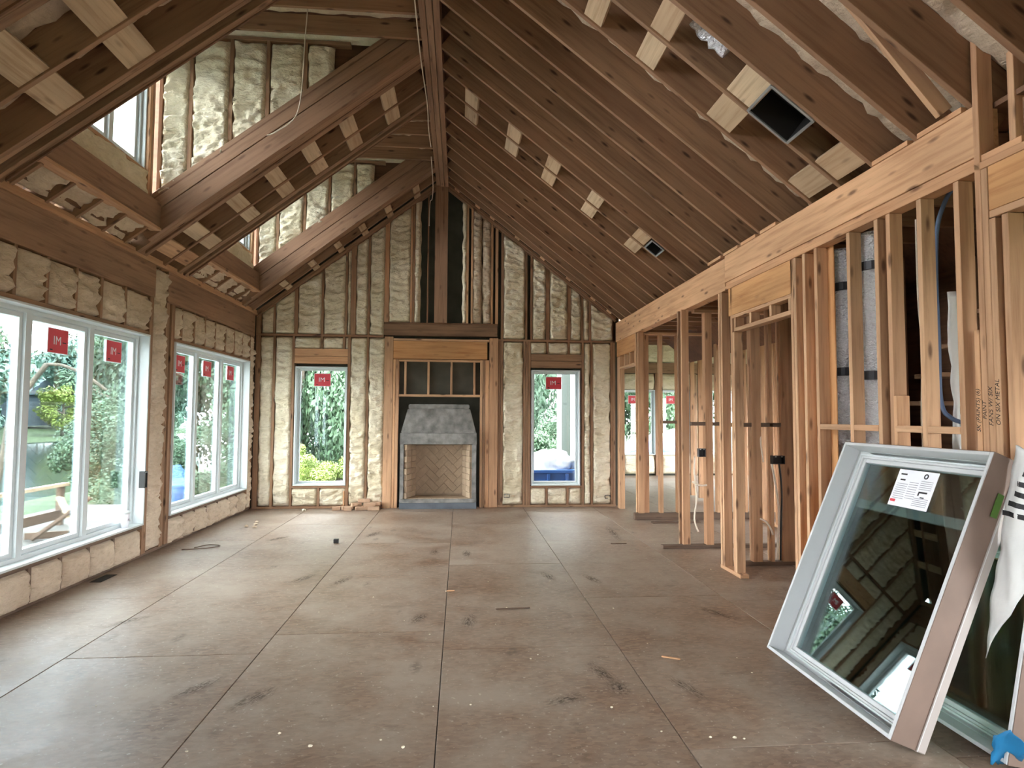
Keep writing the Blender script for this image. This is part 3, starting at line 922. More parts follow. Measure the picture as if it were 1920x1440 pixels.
# ------------------------------------------------------------------ roof
def slab(vs, fs_mat, name, parent=None, th=Vector((0, 0, .02)), kind=None):
    n = len(vs)
    vs = [Vector(v) for v in vs]
    V = vs + [v + th for v in vs]
    fs = [tuple(range(n))[::-1], tuple(range(n, 2 * n))] + [(k, (k + 1) % n, n + (k + 1) % n, n + k) for k in range(n)]
    o = link(name, mesh(name, V, fs, fs_mat), parent)
    if kind:
        o['kind'] = kind
    return o
DZ = .37                      # rafter depth measured vertically
DORM = ((4.83, 6.68), (7.95, 9.88), (1.66, 3.50))
def roof():
    zd = lambda x: rz(x) + DZ + .03
    c = slab([(RX, YB, zd(RX)), (4.2, YB, zd(4.2)), (4.2, YF + .2, zd(4.2)), (RX, YF + .2, zd(RX))], DKPLY, 'ceiling', None, kind='structure')
    YS = [YB, 1.66, 3.50, 4.83, 6.68, 7.95, 9.88, YF + .2]
    for k in range(len(YS) - 1):
        xl = -3.75
        if k % 2 == 1:
            slab([(xl, YS[k], zd(xl)), (-3.32, YS[k], zd(-3.32)), (-3.32, YS[k + 1], zd(-3.32)), (xl, YS[k + 1], zd(xl))], DKPLY, 'roof_deck', c)
        else:
            slab([(xl, YS[k], zd(xl)), (RX, YS[k], zd(RX)), (RX, YS[k + 1], zd(RX)), (xl, YS[k + 1], zd(xl))], DKPLY, 'roof_deck', c)
    for x in (RX - .105, RX - .033, RX + .04):
        plank('ridge_beam', x, x + .065, YB, YF + .0, RZ - .02 + (.02 if x < RX - .05 else 0), RZ + .44, LVL, c)
    def rafter(y, xa, xb, depth=.286, t=.038, m=PINE_D, nm='rafter', drop=0):
        off = depth / 2
        s = 1 if xb > RX else -1
        nrm = Vector((s * SLOPE * COSA, 0, COSA))
        a = Vector((xa, y, rz(xa) - drop)) + nrm * off
        b = Vector((xb, y, rz(xb) - drop)) + nrm * off
        return lumber(nm, a, b, depth, t, nrm, m, c)
    RY = [2.68, 3.06, 3.46, 3.86, 4.23, 4.60, 5.05, 5.42, 5.80, 6.20, 6.60, 7.0, 7.38, 7.76, 8.16, 8.58, 9.0, 9.42, 9.82, 10.2, 10.48]
    for y in RY:
        rafter(y, RX + .09, 2.92 if y > 2.9 else 3.9)
    for y in (.7, 1.1, 1.5, 1.9, 2.3):
        rafter(y, RX + .09, 3.9)
    # left side: plain rafters, doubled trimmers, deep laminated packs at the dormers
    for y in (4.22, 7.37, 10.43):
        rafter(y, RX - .09, -3.62)
    for y in (4.60, 4.64, 4.76, 4.80, 7.73, 7.77, 7.89, 7.93):
        rafter(y, RX - .09, -3.62)
    for y0 in (6.68, 9.88, 3.50):
        for k in range(4 if y0 < 9 else 3):
            rafter(y0 + .034 + k * .07, RX - .09, -3.62 if k else -3.3, .20 if k else .195, .068, LVL if k == 0 else PINE_D, 'laminated_rafter')
            rafter(y0 + .034 + k * .07, RX - .09, -3.62 if k else -3.3, .175, .068, LVL if k == 0 else PINE_D, 'laminated_rafter', -.205 / COSA)
    lumber('brace', (2.20, 3.26, 4.05), (2.74, 3.2, 3.32), .089, .038, (0, 0, 1), PINE, c)
    # flat blocks between rafters
    def block(x, y0, y1, w=.19, m=DUST, up=.012):
        s = 1 if x > RX else -1
        d = Vector((s * COSA, 0, -SLOPE * COSA))
        nrm = Vector((s * SLOPE * COSA, 0, COSA))
        cc = Vector((x, 0, rz(x))) + nrm * (.02 + up)
        lumber('flat_block', cc + Vector((0, y0, 0)), cc + Vector((0, y1, 0)), w, .038, d, m, c)
    for x in (.09, .605, 1.08, 1.6, 2.17):
        block(x, 7.02, 7.36); block(x, 7.40, 7.74)
    for x, w in ((.995, .17), (1.41, .18), (2.0, .24), (2.655, .22)):
        block(x, 3.88, 4.21, w); block(x, 4.25, 4.58, w)
    for x in (-.10, .26, .52, .96, 1.41, 1.87, 2.31, 2.6):
        block(x, 10.50, 10.69, .10, PINE)
    for x in (-.86, -1.32, -1.74, -2.14, -2.55, -3.0):
        block(x, 6.97, 7.35); block(x, 7.39, 7.71)
        block(x + .1, 10.1, 10.41, .12); block(x + .1, 10.45, 10.69, .12)
    block(-3.27, 6.97, 7.35, .2, PINE); block(-3.27, 7.39, 7.71, .2, PINE)
    for x in (-1.5, -2.34, -2.82):
        block(x, 3.79, 4.20, .24); block(x, 4.24, 4.58, .24)
    # foam on the deck above the rafters, bay by bay
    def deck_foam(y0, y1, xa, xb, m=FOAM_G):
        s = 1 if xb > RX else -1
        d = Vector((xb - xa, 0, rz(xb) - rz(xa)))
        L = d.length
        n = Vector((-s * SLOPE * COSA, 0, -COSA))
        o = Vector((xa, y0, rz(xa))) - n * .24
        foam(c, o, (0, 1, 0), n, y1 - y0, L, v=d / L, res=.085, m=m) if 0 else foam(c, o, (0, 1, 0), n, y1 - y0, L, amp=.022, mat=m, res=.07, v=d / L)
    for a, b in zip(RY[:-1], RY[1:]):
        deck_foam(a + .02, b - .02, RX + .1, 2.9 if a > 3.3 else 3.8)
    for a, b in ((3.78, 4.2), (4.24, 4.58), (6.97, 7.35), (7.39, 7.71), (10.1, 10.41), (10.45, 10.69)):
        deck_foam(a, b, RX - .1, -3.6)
    # ---- dormers
    for di, (y0, y1) in enumerate(DORM):
        # header across the foot of the opening
        xh = -3.175
        nrm = Vector((-SLOPE * COSA, 0, COSA))
        zb = rz(xh)
        plank('dormer_header', xh - .04, xh, y0, y1, zb + .03, zb + .30, LVL, c)
        plank('dormer_header', xh - .085, xh - .045, y0, y1, zb + .03, zb + .30, LVL, c)
        plank('dormer_plate', xh - .10, xh + .012, y0, y1, zb, zb + .03, PINE, c)
        # jack rafters and foam below the header
        k = 0
        y = y0 + .1
        while y < y1 - .1:
            lumber('jack_rafter', Vector((xh - .115, y, rz(xh - .115) + .16)), Vector((-3.62, y, rz(-3.62) + .16)), .2, .038, nrm, PINE_D, c)
            foam(c, (-3.50, y + .03, 3.37), (0, 1, 0), (SLOPE * COSA, 0, -COSA), min(.355, y1 - y - .03), .33, amp=.035, mat=FOAM_G, v=Vector((COSA, 0, SLOPE * COSA)), res=.03)
            y += .40
        # front wall with its pair of sashes
        xw = -3.30
        foam(c, (xw + .03, y0 + .02, zb + .28), (0, 1, 0), (1, 0, 0), y1 - y0 - .13, 4.13 - zb - .30, mat=FOAM, res=.04)
        plank('rough_sill', xw - .1, xw + .02, y0, y1, 4.085, 4.12, PINE, c)
        plank('stud', xw - .1, xw + .03, y1 - .10, y1 - .05, zb + .25, 5.7, PINE, c)
        plank('stud', xw - .1, xw + .03, y1 - .045, y1 - .002, zb + .25, 5.7, PINE_D, c)
        plank('stud', xw - .1, xw + .03, y0 + .02, y0 + .08, zb + .25, 5.7, PINE_D, c)
        plank('window_header', xw - .1, xw + .03, y0, y1, 5.36, 5.7, PINE_D, c)
        plank('dormer_sheathing', xw - .12, xw - .1, y0, y1, zb - .1, 4.12, DKPLY, c)
        plank('dormer_sheathing', xw - .12, xw - .1, y0, y1, 5.36, 6.0, DKPLY, c)
        # shed roof
        slab([(-3.6, y0 - .1, 6.0), (RX, y0 - .1, 6.04), (RX, y1 + .3, 6.04), (-3.6, y1 + .3, 6.0)], DKPLY, 'dormer_deck', c)
        n_r = 5
        for k in range(n_r):
            yy = y0 + .06 + k * (y1 - y0 - .15) / (n_r - 1)
            plank('dormer_rafter', -3.35, RX - .1, yy - .019, yy + .019, 5.70, 5.90, PINE_D, c)
        for k in range(n_r - 1):
            yy = y0 + .06 + k * (y1 - y0 - .15) / (n_r - 1)
            foam(c, (-3.3, yy + .02, 5.88), (0, 1, 0), (0, 0, -1), (y1 - y0 - .15) / (n_r - 1) - .04, 2.8, mat=FOAM_G, amp=.02, v=(1, 0, 0), res=.08)
        # cheeks
        ck = y1 + .045
        top = 5.66
        zl = lambda x: rz(x) + .44
        slab([(xw - .1, ck + .12, zb - .2), (xw - .1, ck + .12, 6.0), (RX, ck + .12, 6.0), (RX, ck + .12, rz(RX))], DKPLY, 'cheek_sheathing', c, Vector((0, .015, 0)))
        slab([(xw - .1, y0 - .02, zb - .2), (xw - .1, y0 - .02, 6.0), (RX, y0 - .02, 6.0), (RX, y0 - .02, rz(RX))], DKPLY, 'cheek_sheathing', c, Vector((0, -.015, 0)))
        xs = [-3.24, -2.93, -2.515, -2.13, -1.73]
        plank('cheek_plate', -3.3, -1.25, ck, ck + .09, 5.675, 5.713, PINE_D, c)
        for x in xs:
            z0_ = zl(x) - .05
            if z0_ < top:
                plank('stud', x - .019, x + .019, ck, ck + .09, z0_, 5.675, PINE_D, c)
        xs2 = xs + [-1.42]
        for a, b in zip(xs2[:-1], xs2[1:]):
            ha = 5.67 - (zl(a) - .06)
            hb = max(.03, 5.67 - (zl(b) - .06))
            foam(c, (a + .02, ck + .012, 5.67), (1, 0, 0), (0, -1, 0), b - a - .04, ha, hb, v=(0, 0, -1), mat=FOAM, res=.03)
        foam(c, (-3.2, ck + .012, 5.715), (1, 0, 0), (0, -1, 0), 2.6, .26, mat=FOAM, res=.04)
    return c
ROOF = roof()
for di, (y0, y1) in enumerate(DORM[:2]):
    window('window_%d' % (6 + di), T(-3.30, y0 + .08, 4.12) @ RZ90, y1 - y0 - .18, 1.24, 3, jamb=.07, sticker=False, sill_out=.0)

# ------------------------------------------------------------------ things: ducts, boots, wires
def flex_duct(x, y, r, z0, z1, label, straps, seed):
    d = empty('flexible_duct', T(x, y, z0), label=label, cat='duct', group='foil ducts in the stud bays')
    H = z1 - z0
    n, m = 40, int(H / .017)
    vs, fs = [], []
    for j in range(m + 1):
        z = H * j / m
        pinch = 1 - .16 * sum(math.exp(-((z + z0 - s) / .07) ** 2) for s in straps)
        for k in range(n):
            a = 2 * math.pi * k / n
            rr = r * pinch * (1 + .13 * noise.noise(Vector((math.cos(a) * 2.2 + seed, math.sin(a) * 2.2, z * 9))) + .07 * noise.noise(Vector((math.cos(a) * 6, math.sin(a) * 6 + seed, z * 20))))
            vs.append((rr * math.cos(a), rr * math.sin(a), z))
        if j:
            for k in range(n):
                fs.append(((j - 1) * n + k, (j - 1) * n + (k + 1) % n, j * n + (k + 1) % n, j * n + k))
    fs.append(tuple(range(n))[::-1]); fs.append(tuple(range(m * n, (m + 1) * n)))
    link('foil_jacket', mesh('foil_jacket', vs, fs, FOIL, True), d)
    for s in straps:
        n2 = 24
        v2, f2 = [], []
        tilt = R.uniform(-.1, .12)
        for (rr, zz) in ((r * .93, -.032), (r * 1.0, -.03), (r * 1.0, .03), (r * .93, .032)):
            for k in range(n2):
                a = 2 * math.pi * k / n2
                v2.append((rr * math.cos(a), rr * math.sin(a), s - z0 + zz + tilt * rr * math.sin(a)))
        for q in range(4):
            for k in range(n2):
                f2.append((q * n2 + k, q * n2 + (k + 1) % n2, ((q + 1) % 4) * n2 + (k + 1) % n2, ((q + 1) % 4) * n2 + k))
        link('strap', mesh('strap', v2, f2, STRAP), d)
    return d
flex_duct(XR + .215, 4.51, .105, .10, 2.88, 'silver foil duct with two black straps, in the bay farther from the stud pack', (2.58, 1.93), 1.0)
flex_duct(XR + .22, 4.14, .12, .10, 2.9, 'silver foil duct with black straps, behind the stud nearer the stud pack', (2.66, 1.88), 5.0)

def boot(name, x0, x1, y0, y1, label, flex=True):
    """open sheet-metal box set between the rafters, its mouth flush with their undersides"""
    xm = (x0 + x1) / 2
    d = Vector((COSA, 0, -SLOPE * COSA)); n = Vector((SLOPE * COSA, 0, COSA))
    M = Matrix(((d.x, 0, n.x, xm), (0, 1, 0, (y0 + y1) / 2), (d.z, 0, n.z, rz(xm)), (0, 0, 0, 1)))
    b = empty(name, M, label=label, cat='duct boot')
    L = (x1 - x0) / COSA / 2
    w = (y1 - y0) / 2
    h = .22
    for a in ((-L, -L + .006, -w, w), (L - .006, L, -w, w), (-L, L, -w, -w + .006), (-L, L, w - .006, w)):
        plank('box_side', a[0], a[1], a[2], a[3], 0, h, BLACK, b)
    plank('box_top', -L, L, -w, w, h, h + .006, BLACK, b)
    for a in ((-L - .016, -L + .004, -w - .01, w + .01), (L - .004, L + .016, -w - .01, w + .01), (-L, L, -w - .016, -w + .004), (-L, L, w - .004, w + .016)):
        plank('flange', a[0], a[1], a[2], a[3], -.012, .004, GALV, b)
    if flex:
        for k in range(4):
            pts = [(.07 * 0 + (.10 - k * .008) * math.cos(t), (.10 - k * .008) * math.sin(t), h - .02 - k * .001 + .0) for t in [i * math.pi / 12 for i in range(25)]]
            link('collar_ring', tube_mesh(pts, .004, STRAP, 5), b)
    return b
boot('duct_boot', 2.085, 2.37, 3.885, 4.21, 'large open black duct box with steel rim between the ceiling rafters')
boot('duct_boot', 2.27, 2.40, 7.05, 7.33, 'small dark duct opening beside a flat block in the far ceiling bay', False)
def foil_scrap(pts, r, label):
    p = smooth_path(pts, 5)
    rad = [r * (.6 + .6 * noise.noise(Vector((i * .9, r * 50, 1))) + .3) for i in range(len(p))]
    return tag(link('foil_wrap', tube_mesh(p, r, FOIL, 9, rad)), label, 'foil')
foil_scrap([(1.62, 3.25, 4.50), (1.80, 3.26, 4.37), (2.0, 3.28, 4.2)], .07, 'crumpled foil duct wrap high between rafters near the picture top')
foil_scrap([(1.62, 4.05, 4.38), (1.75, 4.08, 4.27), (1.86, 4.06, 4.16)], .06, 'piece of silver foil above the large duct box')
tube_ = lambda nm, pts, r, m, lab, cat: tag(tube(nm, pts, r, m), lab, cat)
tube_('cable', [(-1.62, 6.35, 5.9), (-1.66, 6.4, 5.5), (-1.72, 6.55, 5.05), (-1.80, 6.62, 4.78), (-2.0, 6.64, 4.62), (-2.1, 6.65, 4.58)], .006, WIRE, 'thin white cable drooping over the laminated rafter of the near dormer', 'cable')
tube_('cable', [(-.475, 5.5, 5.6), (-.48, 6.7, 5.59), (-.45, 7.6, 5.5), (-.47, 8.3, 5.52), (-.47, 9.0, 5.57)], .007, WIRE, 'white cable hanging along the ridge beam', 'cable')
tube_('cable', [(-.48, 9.3, 5.55), (-.49, 10.2, 5.45), (-.52, 10.60, 5.36), (-.56, 10.66, 5.3), (-.57, 10.68, 4.9)], .007, WIRE, 'white cable dropping beside the ridge post into the dark chase', 'cable')
tube_('cable', [(2.93, 3.36, 2.97), (2.93, 3.44, 2.89), (2.93, 3.505, 2.745), (2.93, 3.525, 2.45), (2.93, 3.52, 2.05), (2.93, 3.515, 1.68), (2.93, 3.44, 1.58), (2.93, 3.32, 1.545)], .013, BLUE_C, 'blue grey cable hanging down inside the stud bay beside the stud pack', 'cable')
tube_('cable', [(2.9, 3.64, 2.85), (2.9, 3.64, 2.34), (2.91, 3.63, 2.0), (2.9, 3.64, 1.56), (2.9, 3.62, 1.1)], .006, WIRE, 'thin pale cable hanging in the dark stud bay right of the foil ducts', 'cable')
for k, z in enumerate((.55, .60, .98, 1.0)):
    pass
tube_('cable', [(3.34, 6.37, 1.10), (3.36, 6.34, .9), (3.41, 6.36, .6), (3.40, 6.36, .3), (3.38, 6.36, .06)], .012, WIRE, 'white cable running down from the black box in the doorway partition', 'cable')
tube_('cable', [(3.42, 6.36, 1.09), (3.44, 6.35, .8), (3.43, 6.36, .4), (3.42, 6.36, .06)], .010, BLACK, 'black cable running down from the black box in the doorway partition', 'cable')
tube_('cable', [(3.20, 6.36, .50), (3.25, 6.32, .47), (3.31, 6.33, .38), (3.34, 6.36, .33)], .010, WIRE, 'loose white cable end poking out of the doorway partition', 'cable')
tube_('cable', [(2.84, 7.26, 1.10), (2.82, 7.22, .9), (2.85, 7.24, .6), (2.83, 7.26, .35), (2.87, 7.24, .20)], .010, WIRE, 'pale cable below the grey box beside the room side post', 'cable')
tube_('cable', [(2.80, 7.24, .80), (2.88, 7.20, .76), (2.97, 7.22, .76)], .012, WIRE, 'pale cable stub crossing sideways below the grey box', 'cable')
tube_('cable', [(3.24, 6.40, 1.42), (3.22, 6.36, 1.3), (3.23, 6.35, 1.18), (3.25, 6.37, 1.1)], .008, WIRE, 'short looped white cable under the dark blocking in the doorway', 'cable')

def ebox(x, y, z, w, h, label, mat=BLACK, rot=0):
    e = empty('electrical_box', T(x, y, z) @ Matrix.Rotation(rot, 4, 'Z'), label=label, cat='electrical box')
    d = .06
    plank('back', -w / 2, w / 2, d - .005, d, -h / 2, h / 2, mat, e)
    for a in ((-w / 2, -w / 2 + .006, -h / 2, h / 2), (w / 2 - .006, w / 2, -h / 2, h / 2), (-w / 2 + .006, w / 2 - .006, -h / 2, -h / 2 + .006), (-w / 2 + .006, w / 2 - .006, h / 2 - .006, h / 2)):
        plank('side', a[0], a[1], 0, d, a[2], a[3], mat, e)
    for s in (-1, 1):
        plank('screw_tab', s * w / 4 - .008, s * w / 4 + .008, .0, .006, h / 2 - .016, h / 2 - .006, GALV, e)
    return e
ebox(3.395, 6.31, 1.125, .135, .09, 'wide black electrical box on the partition inside the doorway')
ebox(2.91, 7.19, 1.15, .085, .10, 'grey electrical box on the partition beside the room side post', STRAP)
ebox(.82, YF - .03, .20, .10, .06, 'small dark outlet box in the foam right of the fireplace')
ebox(2.60, YF - .03, .17, .10, .06, 'small dark outlet box in the foam in the right far corner')
ebox(XL + .04, 7.10, .86, .06, .18, 'narrow dark box on the foam covered pier between the left windows', rot=math.pi / 2)

# ------------------------------------------------------------------ windows leaning on the right wall
TL = .404
def lean_matrix(x, y, z, tl, rotz=0):
    u = Vector((0, -1, 0)); b = Vector((math.cos(tl), 0, -math.sin(tl))); v = Vector((math.sin(tl), 0, math.cos(tl)))
    M = Matrix(((u.x, b.x, v.x, x), (u.y, b.y, v.y, y), (u.z, b.z, v.z, z), (0, 0, 0, 1)))
    return T(x, y, 0) @ Matrix.Rotation(rotz, 4, 'Z') @ T(-x, -y, 0) @ M
def leaning_window(M, Wd, H, label, jd=.105, paper=True, rail=1.105, wrap=False):
    w = empty('window_unit', M, label=label, cat='window')
    D = .185
    t = .019
    def P(nm, *a):
        return plank(nm, *a, w)
    # painted inside faces with raw wood outside
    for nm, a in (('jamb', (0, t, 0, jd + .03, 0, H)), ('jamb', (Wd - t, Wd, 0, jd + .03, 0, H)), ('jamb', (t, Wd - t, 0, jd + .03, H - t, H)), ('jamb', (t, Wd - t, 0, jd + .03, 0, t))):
        P(nm, *a, SHADED_WHITE)
    for nm, a in (('jamb_back', (-.004, .0, .004, jd + .03, 0, H)), ('jamb_back', (Wd, Wd + .004, .004, jd + .03, 0, H)), ('jamb_back', (0, Wd, .004, jd + .03, H, H + .004))):
        P(nm, *a, ALU)
    f = .05
    for a in ((t, f, jd, D, t, H - t), (Wd - f, Wd - t, jd, D, t, H - t), (f, Wd - f, jd, D, t, f), (f, Wd - f, jd, D, H - f, H - t)):
        P('frame', *a, WHITE)
    for a in ((-.006, .012, jd + .03, D, 0, H), (Wd - .012, Wd + .006, jd + .03, D, 0, H), (0, Wd, jd + .03, D, -.004, .012), (0, Wd, jd + .03, D, H - .012, H + .004)):
        P('cladding', *a, CLAD)
    P('ridge', Wd + .004, Wd + .012, jd + .028, jd + .036, 0, H, CLAD)
    P('nailing_fin', Wd + .006, Wd + .012, D - .05, D - .045, 0, H, WHITE)
    P('nailing_fin', -.04, Wd + .0, D - .0, D + .003, -.004, .0, WHITE)
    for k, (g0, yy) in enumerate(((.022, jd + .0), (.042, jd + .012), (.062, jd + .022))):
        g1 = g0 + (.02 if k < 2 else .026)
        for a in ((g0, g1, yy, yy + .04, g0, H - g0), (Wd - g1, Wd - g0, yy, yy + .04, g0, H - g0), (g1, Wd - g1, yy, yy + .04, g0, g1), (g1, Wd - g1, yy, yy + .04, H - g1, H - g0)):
            P('sash' if k == 2 else 'stop', *a, SHADED_WHITE)
    g = .08
    P('pane', g, Wd - g, jd + .030, jd + .036, g, H - g, GLASS_D)
    if rail:
        P('pane', g, Wd - g, jd + .056, jd + .062, g, rail - .028, GLASS_L)
        P('meeting_rail', g, Wd - g, jd + .045, jd + .075, rail - .028, rail + .028, WHITE)
    if paper:
        pc = (.567, 1.243)
        pa = P('paper_notice', pc[0] - .155, pc[0] + .155, jd + .0265, jd + .029, pc[1] - .115, pc[1] + .115, PAPER)
        iv = pa.matrix_basis.inverted()
        yp = jd + .0258
        def bar(x, z, ww, hh, m, nm='print_line'):
            link(nm, box_mesh(ww, .0008, hh, m, 0), pa, None, iv @ T(pc[0] + x, yp, pc[1] + z))
        text('heading', 'NOTES', .016, iv @ T(pc[0] - .105, yp, pc[1] + .085) @ RX90, INK, pa) if 0 else bar(-.105, .085, .05, .009, INK)
        bar(-.10, .05, .04, .009, INK)
        for k in range(8):
            bar(-.095 + R.uniform(-.004, .004), .025 - k * .013, .085, .0035, GREY_INK)
            bar(-.005, .04 - k * .014, .07, .0035, GREY_INK)
        for k in range(5):
            bar(.09, .055 - k * .012, .09, .0035, GREY_INK)
            bar(.085, -.05 - k * .011, .11, .0035, GREY_INK)
        bar(.085, -.012, .065, .010, INK, 'pictogram'); bar(.056, -.025, .010, .016, INK, 'pictogram'); bar(.09, -.042, .03, .007, INK, 'pictogram')
        link('recycling_mark', tube_mesh([(.013 * math.cos(t_ * math.pi / 6), 0, .013 * math.sin(t_ * math.pi / 6)) for t_ in range(13)], .004, INK, 5), pa, None, iv @ T(pc[0] + .07, yp, pc[1] + .085))
        bar(-.125, -.083, .042, .016, RED, 'red_mark')
    return w
leaning_window(lean_matrix(2.02, 3.955, .0725, TL), 1.16, 1.46, 'white window with a paper notice leaning against the right stud wall')
leaning_window(lean_matrix(2.44, 3.42, .037, .20), .80, .96, 'wrapped window standing behind the one with the paper notice', paper=False, rail=None)

def sheet(name, pf, nu, nv, mat, label, cat, thick=.004):
    vs = [pf(i / nu, j / nv) for j in range(nv + 1) for i in range(nu + 1)]
    W1 = nu + 1
    fs = [(j * W1 + i, j * W1 + i + 1, (j + 1) * W1 + i + 1, (j + 1) * W1 + i) for j in range(nv) for i in range(nu)]
    o = link(name, mesh(name, vs, fs, mat, True))
    md = o.modifiers.new('thickness', 'SOLIDIFY'); md.thickness = thick
    return tag(o, label, cat)
def wrap_x(y, z):
    return 2.40 + .2 * z + .045 * noise.noise(Vector((y * 6, z * 3, 2))) + .02 * noise.noise(Vector((y * 17, z * 9, 5)))
def wrap_pf(s, t):
    y = 2.775 - s * .42
    lo = .42 + .75 * s ** .7
    z = 1.43 - t * (1.43 - lo) + .02 * math.sin(y * 30)
    return (wrap_x(y, z), y, z)
WRAPO = sheet('plastic_wrap', wrap_pf, 26, 40, WRAP, 'crumpled white plastic wrap with black stripes behind the raw side of the leaning window', 'plastic wrap')
for k in range(5):
    def stripe(s, t, k=k):
        y = 2.70 + .02 * k - s * (.16 + .02 * k)
        z = 1.33 - k * .048 - t * .024 - s * .02
        return (wrap_x(y, z) - .006, y, z)
    vs = [stripe(i / 8, j / 2) for j in range(3) for i in range(9)]
    fs = [(j * 9 + i, j * 9 + i + 1, (j + 1) * 9 + i + 1, (j + 1) * 9 + i) for j in range(2) for i in range(8)]
    link('printed_stripe', mesh('printed_stripe', vs, fs, INK), WRAPO)
pts = [(2.335, 2.782, 1.2)]
tg = tag(link('tape_strip', box_mesh(.12, .035, .002, TAPE_G, 0)), 'green tape on the raw side of the white leaning window', 'tape')
Ml = lean_matrix(2.02, 3.955, .0725, TL)
tg.matrix_basis = Ml @ T(1.173, .10, 1.22) @ Matrix.Rotation(math.pi / 2, 4, 'Y')
def film_pf(s, t):
    return (2.40 + s * .10 + .02 * noise.noise(Vector((s * 5, t * 5, 1))), 2.66 - s * .12 * t - .02 * t, .02 + .18 * t * (1 - .6 * abs(s - .4)) + .02 * noise.noise(Vector((s * 6, t * 6, 4))))
sheet('plastic_film', film_pf, 8, 8, TAPE_B, 'scrap of blue plastic film on the foot of the wrapped window', 'plastic film', .002)

# ------------------------------------------------------------------ small things on the floor
cup = empty('coffee_cup', T(XL - .045, 6.86, .38), label='white paper coffee cup on the left window sill', cat='cup')
def lathe(prof, n=20):
    vs, fs = [], []
    for i, (r, z) in enumerate(prof):
        for k in range(n):
            a = 2 * math.pi * k / n
            vs.append((r * math.cos(a), r * math.sin(a), z))
        if i:
            for k in range(n):
                fs.append(((i - 1) * n + k, (i - 1) * n + (k + 1) % n, i * n + (k + 1) % n, i * n + k))
    return vs, fs
v_, f_ = lathe([(.001, 0), (.033, 0), (.048, .15), (.045, .15), (.031, .004), (.001, .004)])
link('body', mesh('body', v_, f_, PAPER, True), cup)
v_, f_ = lathe([(.046, .148), (.051, .148), (.051, .158), (.043, .172), (.001, .170)])
link('lid', mesh('lid', v_, f_, WHITE, True), cup)
plank('logo_patch', .035, .041, -.014, .014, .075, .105, GREY_INK, cup)

def loose_brick(x, y, z, a, L=.19, label='', tilt=0):
    me = box_mesh(L, .09, .055, BRICK_L, .004)
    o = link('brick', me, None, None, T(x, y, z + .0275) @ Matrix.Rotation(a, 4, 'Z') @ Matrix.Rotation(tilt, 4, 'Y'))
    return tag(o, label, 'brick', 'loose bricks heaped by the fireplace')
for x, y, z, a, L, lb in ((-1.42, 10.46, 0, .05, .19, 'pale brick lying flat at the right end of the heap, nearest the fireplace post'), (-1.62, 10.50, 0, .3, .2, 'pale brick at the front middle of the heap, turned slightly'),
        (-1.44, 10.60, 0, 0, .2, 'pale brick behind the right end brick of the heap, against the wall'), (-1.66, 10.62, 0, -.2, .19, 'pale brick at the back middle of the heap, against the wall'),
        (-1.50, 10.55, .056, .15, .2, 'pale brick in the second layer of the heap, front right'), (-1.72, 10.56, .056, .5, .16, 'short pale brick in the second layer of the heap, turned askew'),
        (-1.42, 10.66, .056, -.1, .19, 'pale brick in the second layer of the heap, by the fireplace post'), (-1.84, 10.46, 0, .1, .12, 'half brick lying at the front left of the heap'),
        (-1.90, 10.56, 0, .7, .15, 'broken brick turned diagonally at the left of the heap'), (-2.04, 10.52, 0, .2, .13, 'brick piece lying apart, leftmost of the heap'),
        (-1.60, 10.63, .112, .1, .2, 'pale brick on the very top of the heap'), (-1.80, 10.63, .0, 1.2, .1, 'small brick stub at the back left of the heap')):
    loose_brick(x, y, z, a, L, lb)
tag(plank('wood_offcut', -1.95, -1.93, 10.60, 10.64, .055, .30, BEAM), 'thin upright wood offcut standing in the brick heap', 'offcut')
tag(link('wood_scrap', box_mesh(.06, .05, .05, BLACK, .005), None, None, T(-1.51, 7.83, .025)), 'dark square scrap lying on the middle of the floor', 'scrap')
vh = tag(plank('floor_vent', -3.44, -3.34, 6.14, 6.42, .001, .004, DARK), 'black rectangular floor vent cut-out below the left window', 'vent')
tag(plank('wood_offcut', 2.86, 3.6, 8.98, 9.06, 0, .02, OLD_SHADOW), 'flat dark board lying by the sill of the partition', 'board')
def chip(x, y, s, label, m=CHIP, nm='foam_chip', cat='debris', grp='pale chips scattered on the floor'):
    bm = bmesh.new()
    bmesh.ops.create_icosphere(bm, subdivisions=1, radius=s)
    for v in bm.verts:
        v.co = Vector((v.co.x * R.uniform(.7, 1.4), v.co.y * R.uniform(.6, 1.2), max(-.4 * s, v.co.z * R.uniform(.4, .8))))
    me = bpy.data.meshes.new('chip'); bm.to_mesh(me); bm.free(); me.materials.append(m)
    return tag(link(nm, me, None, None, T(x, y, .4 * s)), label, cat, grp)
PX = [(836, 1109), (915, 1091), (1332, 1383), (1377, 1384), (1395, 1386), (714, 1388), (622, 1323), (677, 1264), (758, 1164), (806, 1190), (882, 1322), (1147, 1327), (1134, 1208), (1008, 1228), (995, 1236), (1240, 1372), (1410, 1262), (1382, 1234), (1031, 1090),
      (1062, 1090), (1290, 1068), (1333, 1068), (950, 1140), (929, 1171), (180, 1324), (582, 1400), (350, 1410), (756, 1402), (1214, 1207), (700, 1120), (598, 1148), (524, 1376), (1012, 1142), (1150, 1141), (812, 1325)]
def on_floor(px, py):
    d = fw + r2 * ((px - 960) / F_PX) - u2 * ((py - 720) / F_PX)
    t = -CAM_H / d.z
    return d.x * t, d.y * t
for k, (px, py) in enumerate(PX):
    x, y = on_floor(px, py)
    chip(x, y, R.uniform(.004, .008) * (1.5 if py > 1350 else 1), 'pale chip on floor ' + ('left of the left seam' if px < 700 - (py - 975) * .86 else 'between the left and middle floor seams' if px < 845 - (py - 960) * .073 else 'between the middle and right floor seams' if px < 1075 + (py - 1090) * .667 else 'right of the right floor seam') + (' near the viewer' if py > 1300 else ' farther back' if py < 1150 else ''))
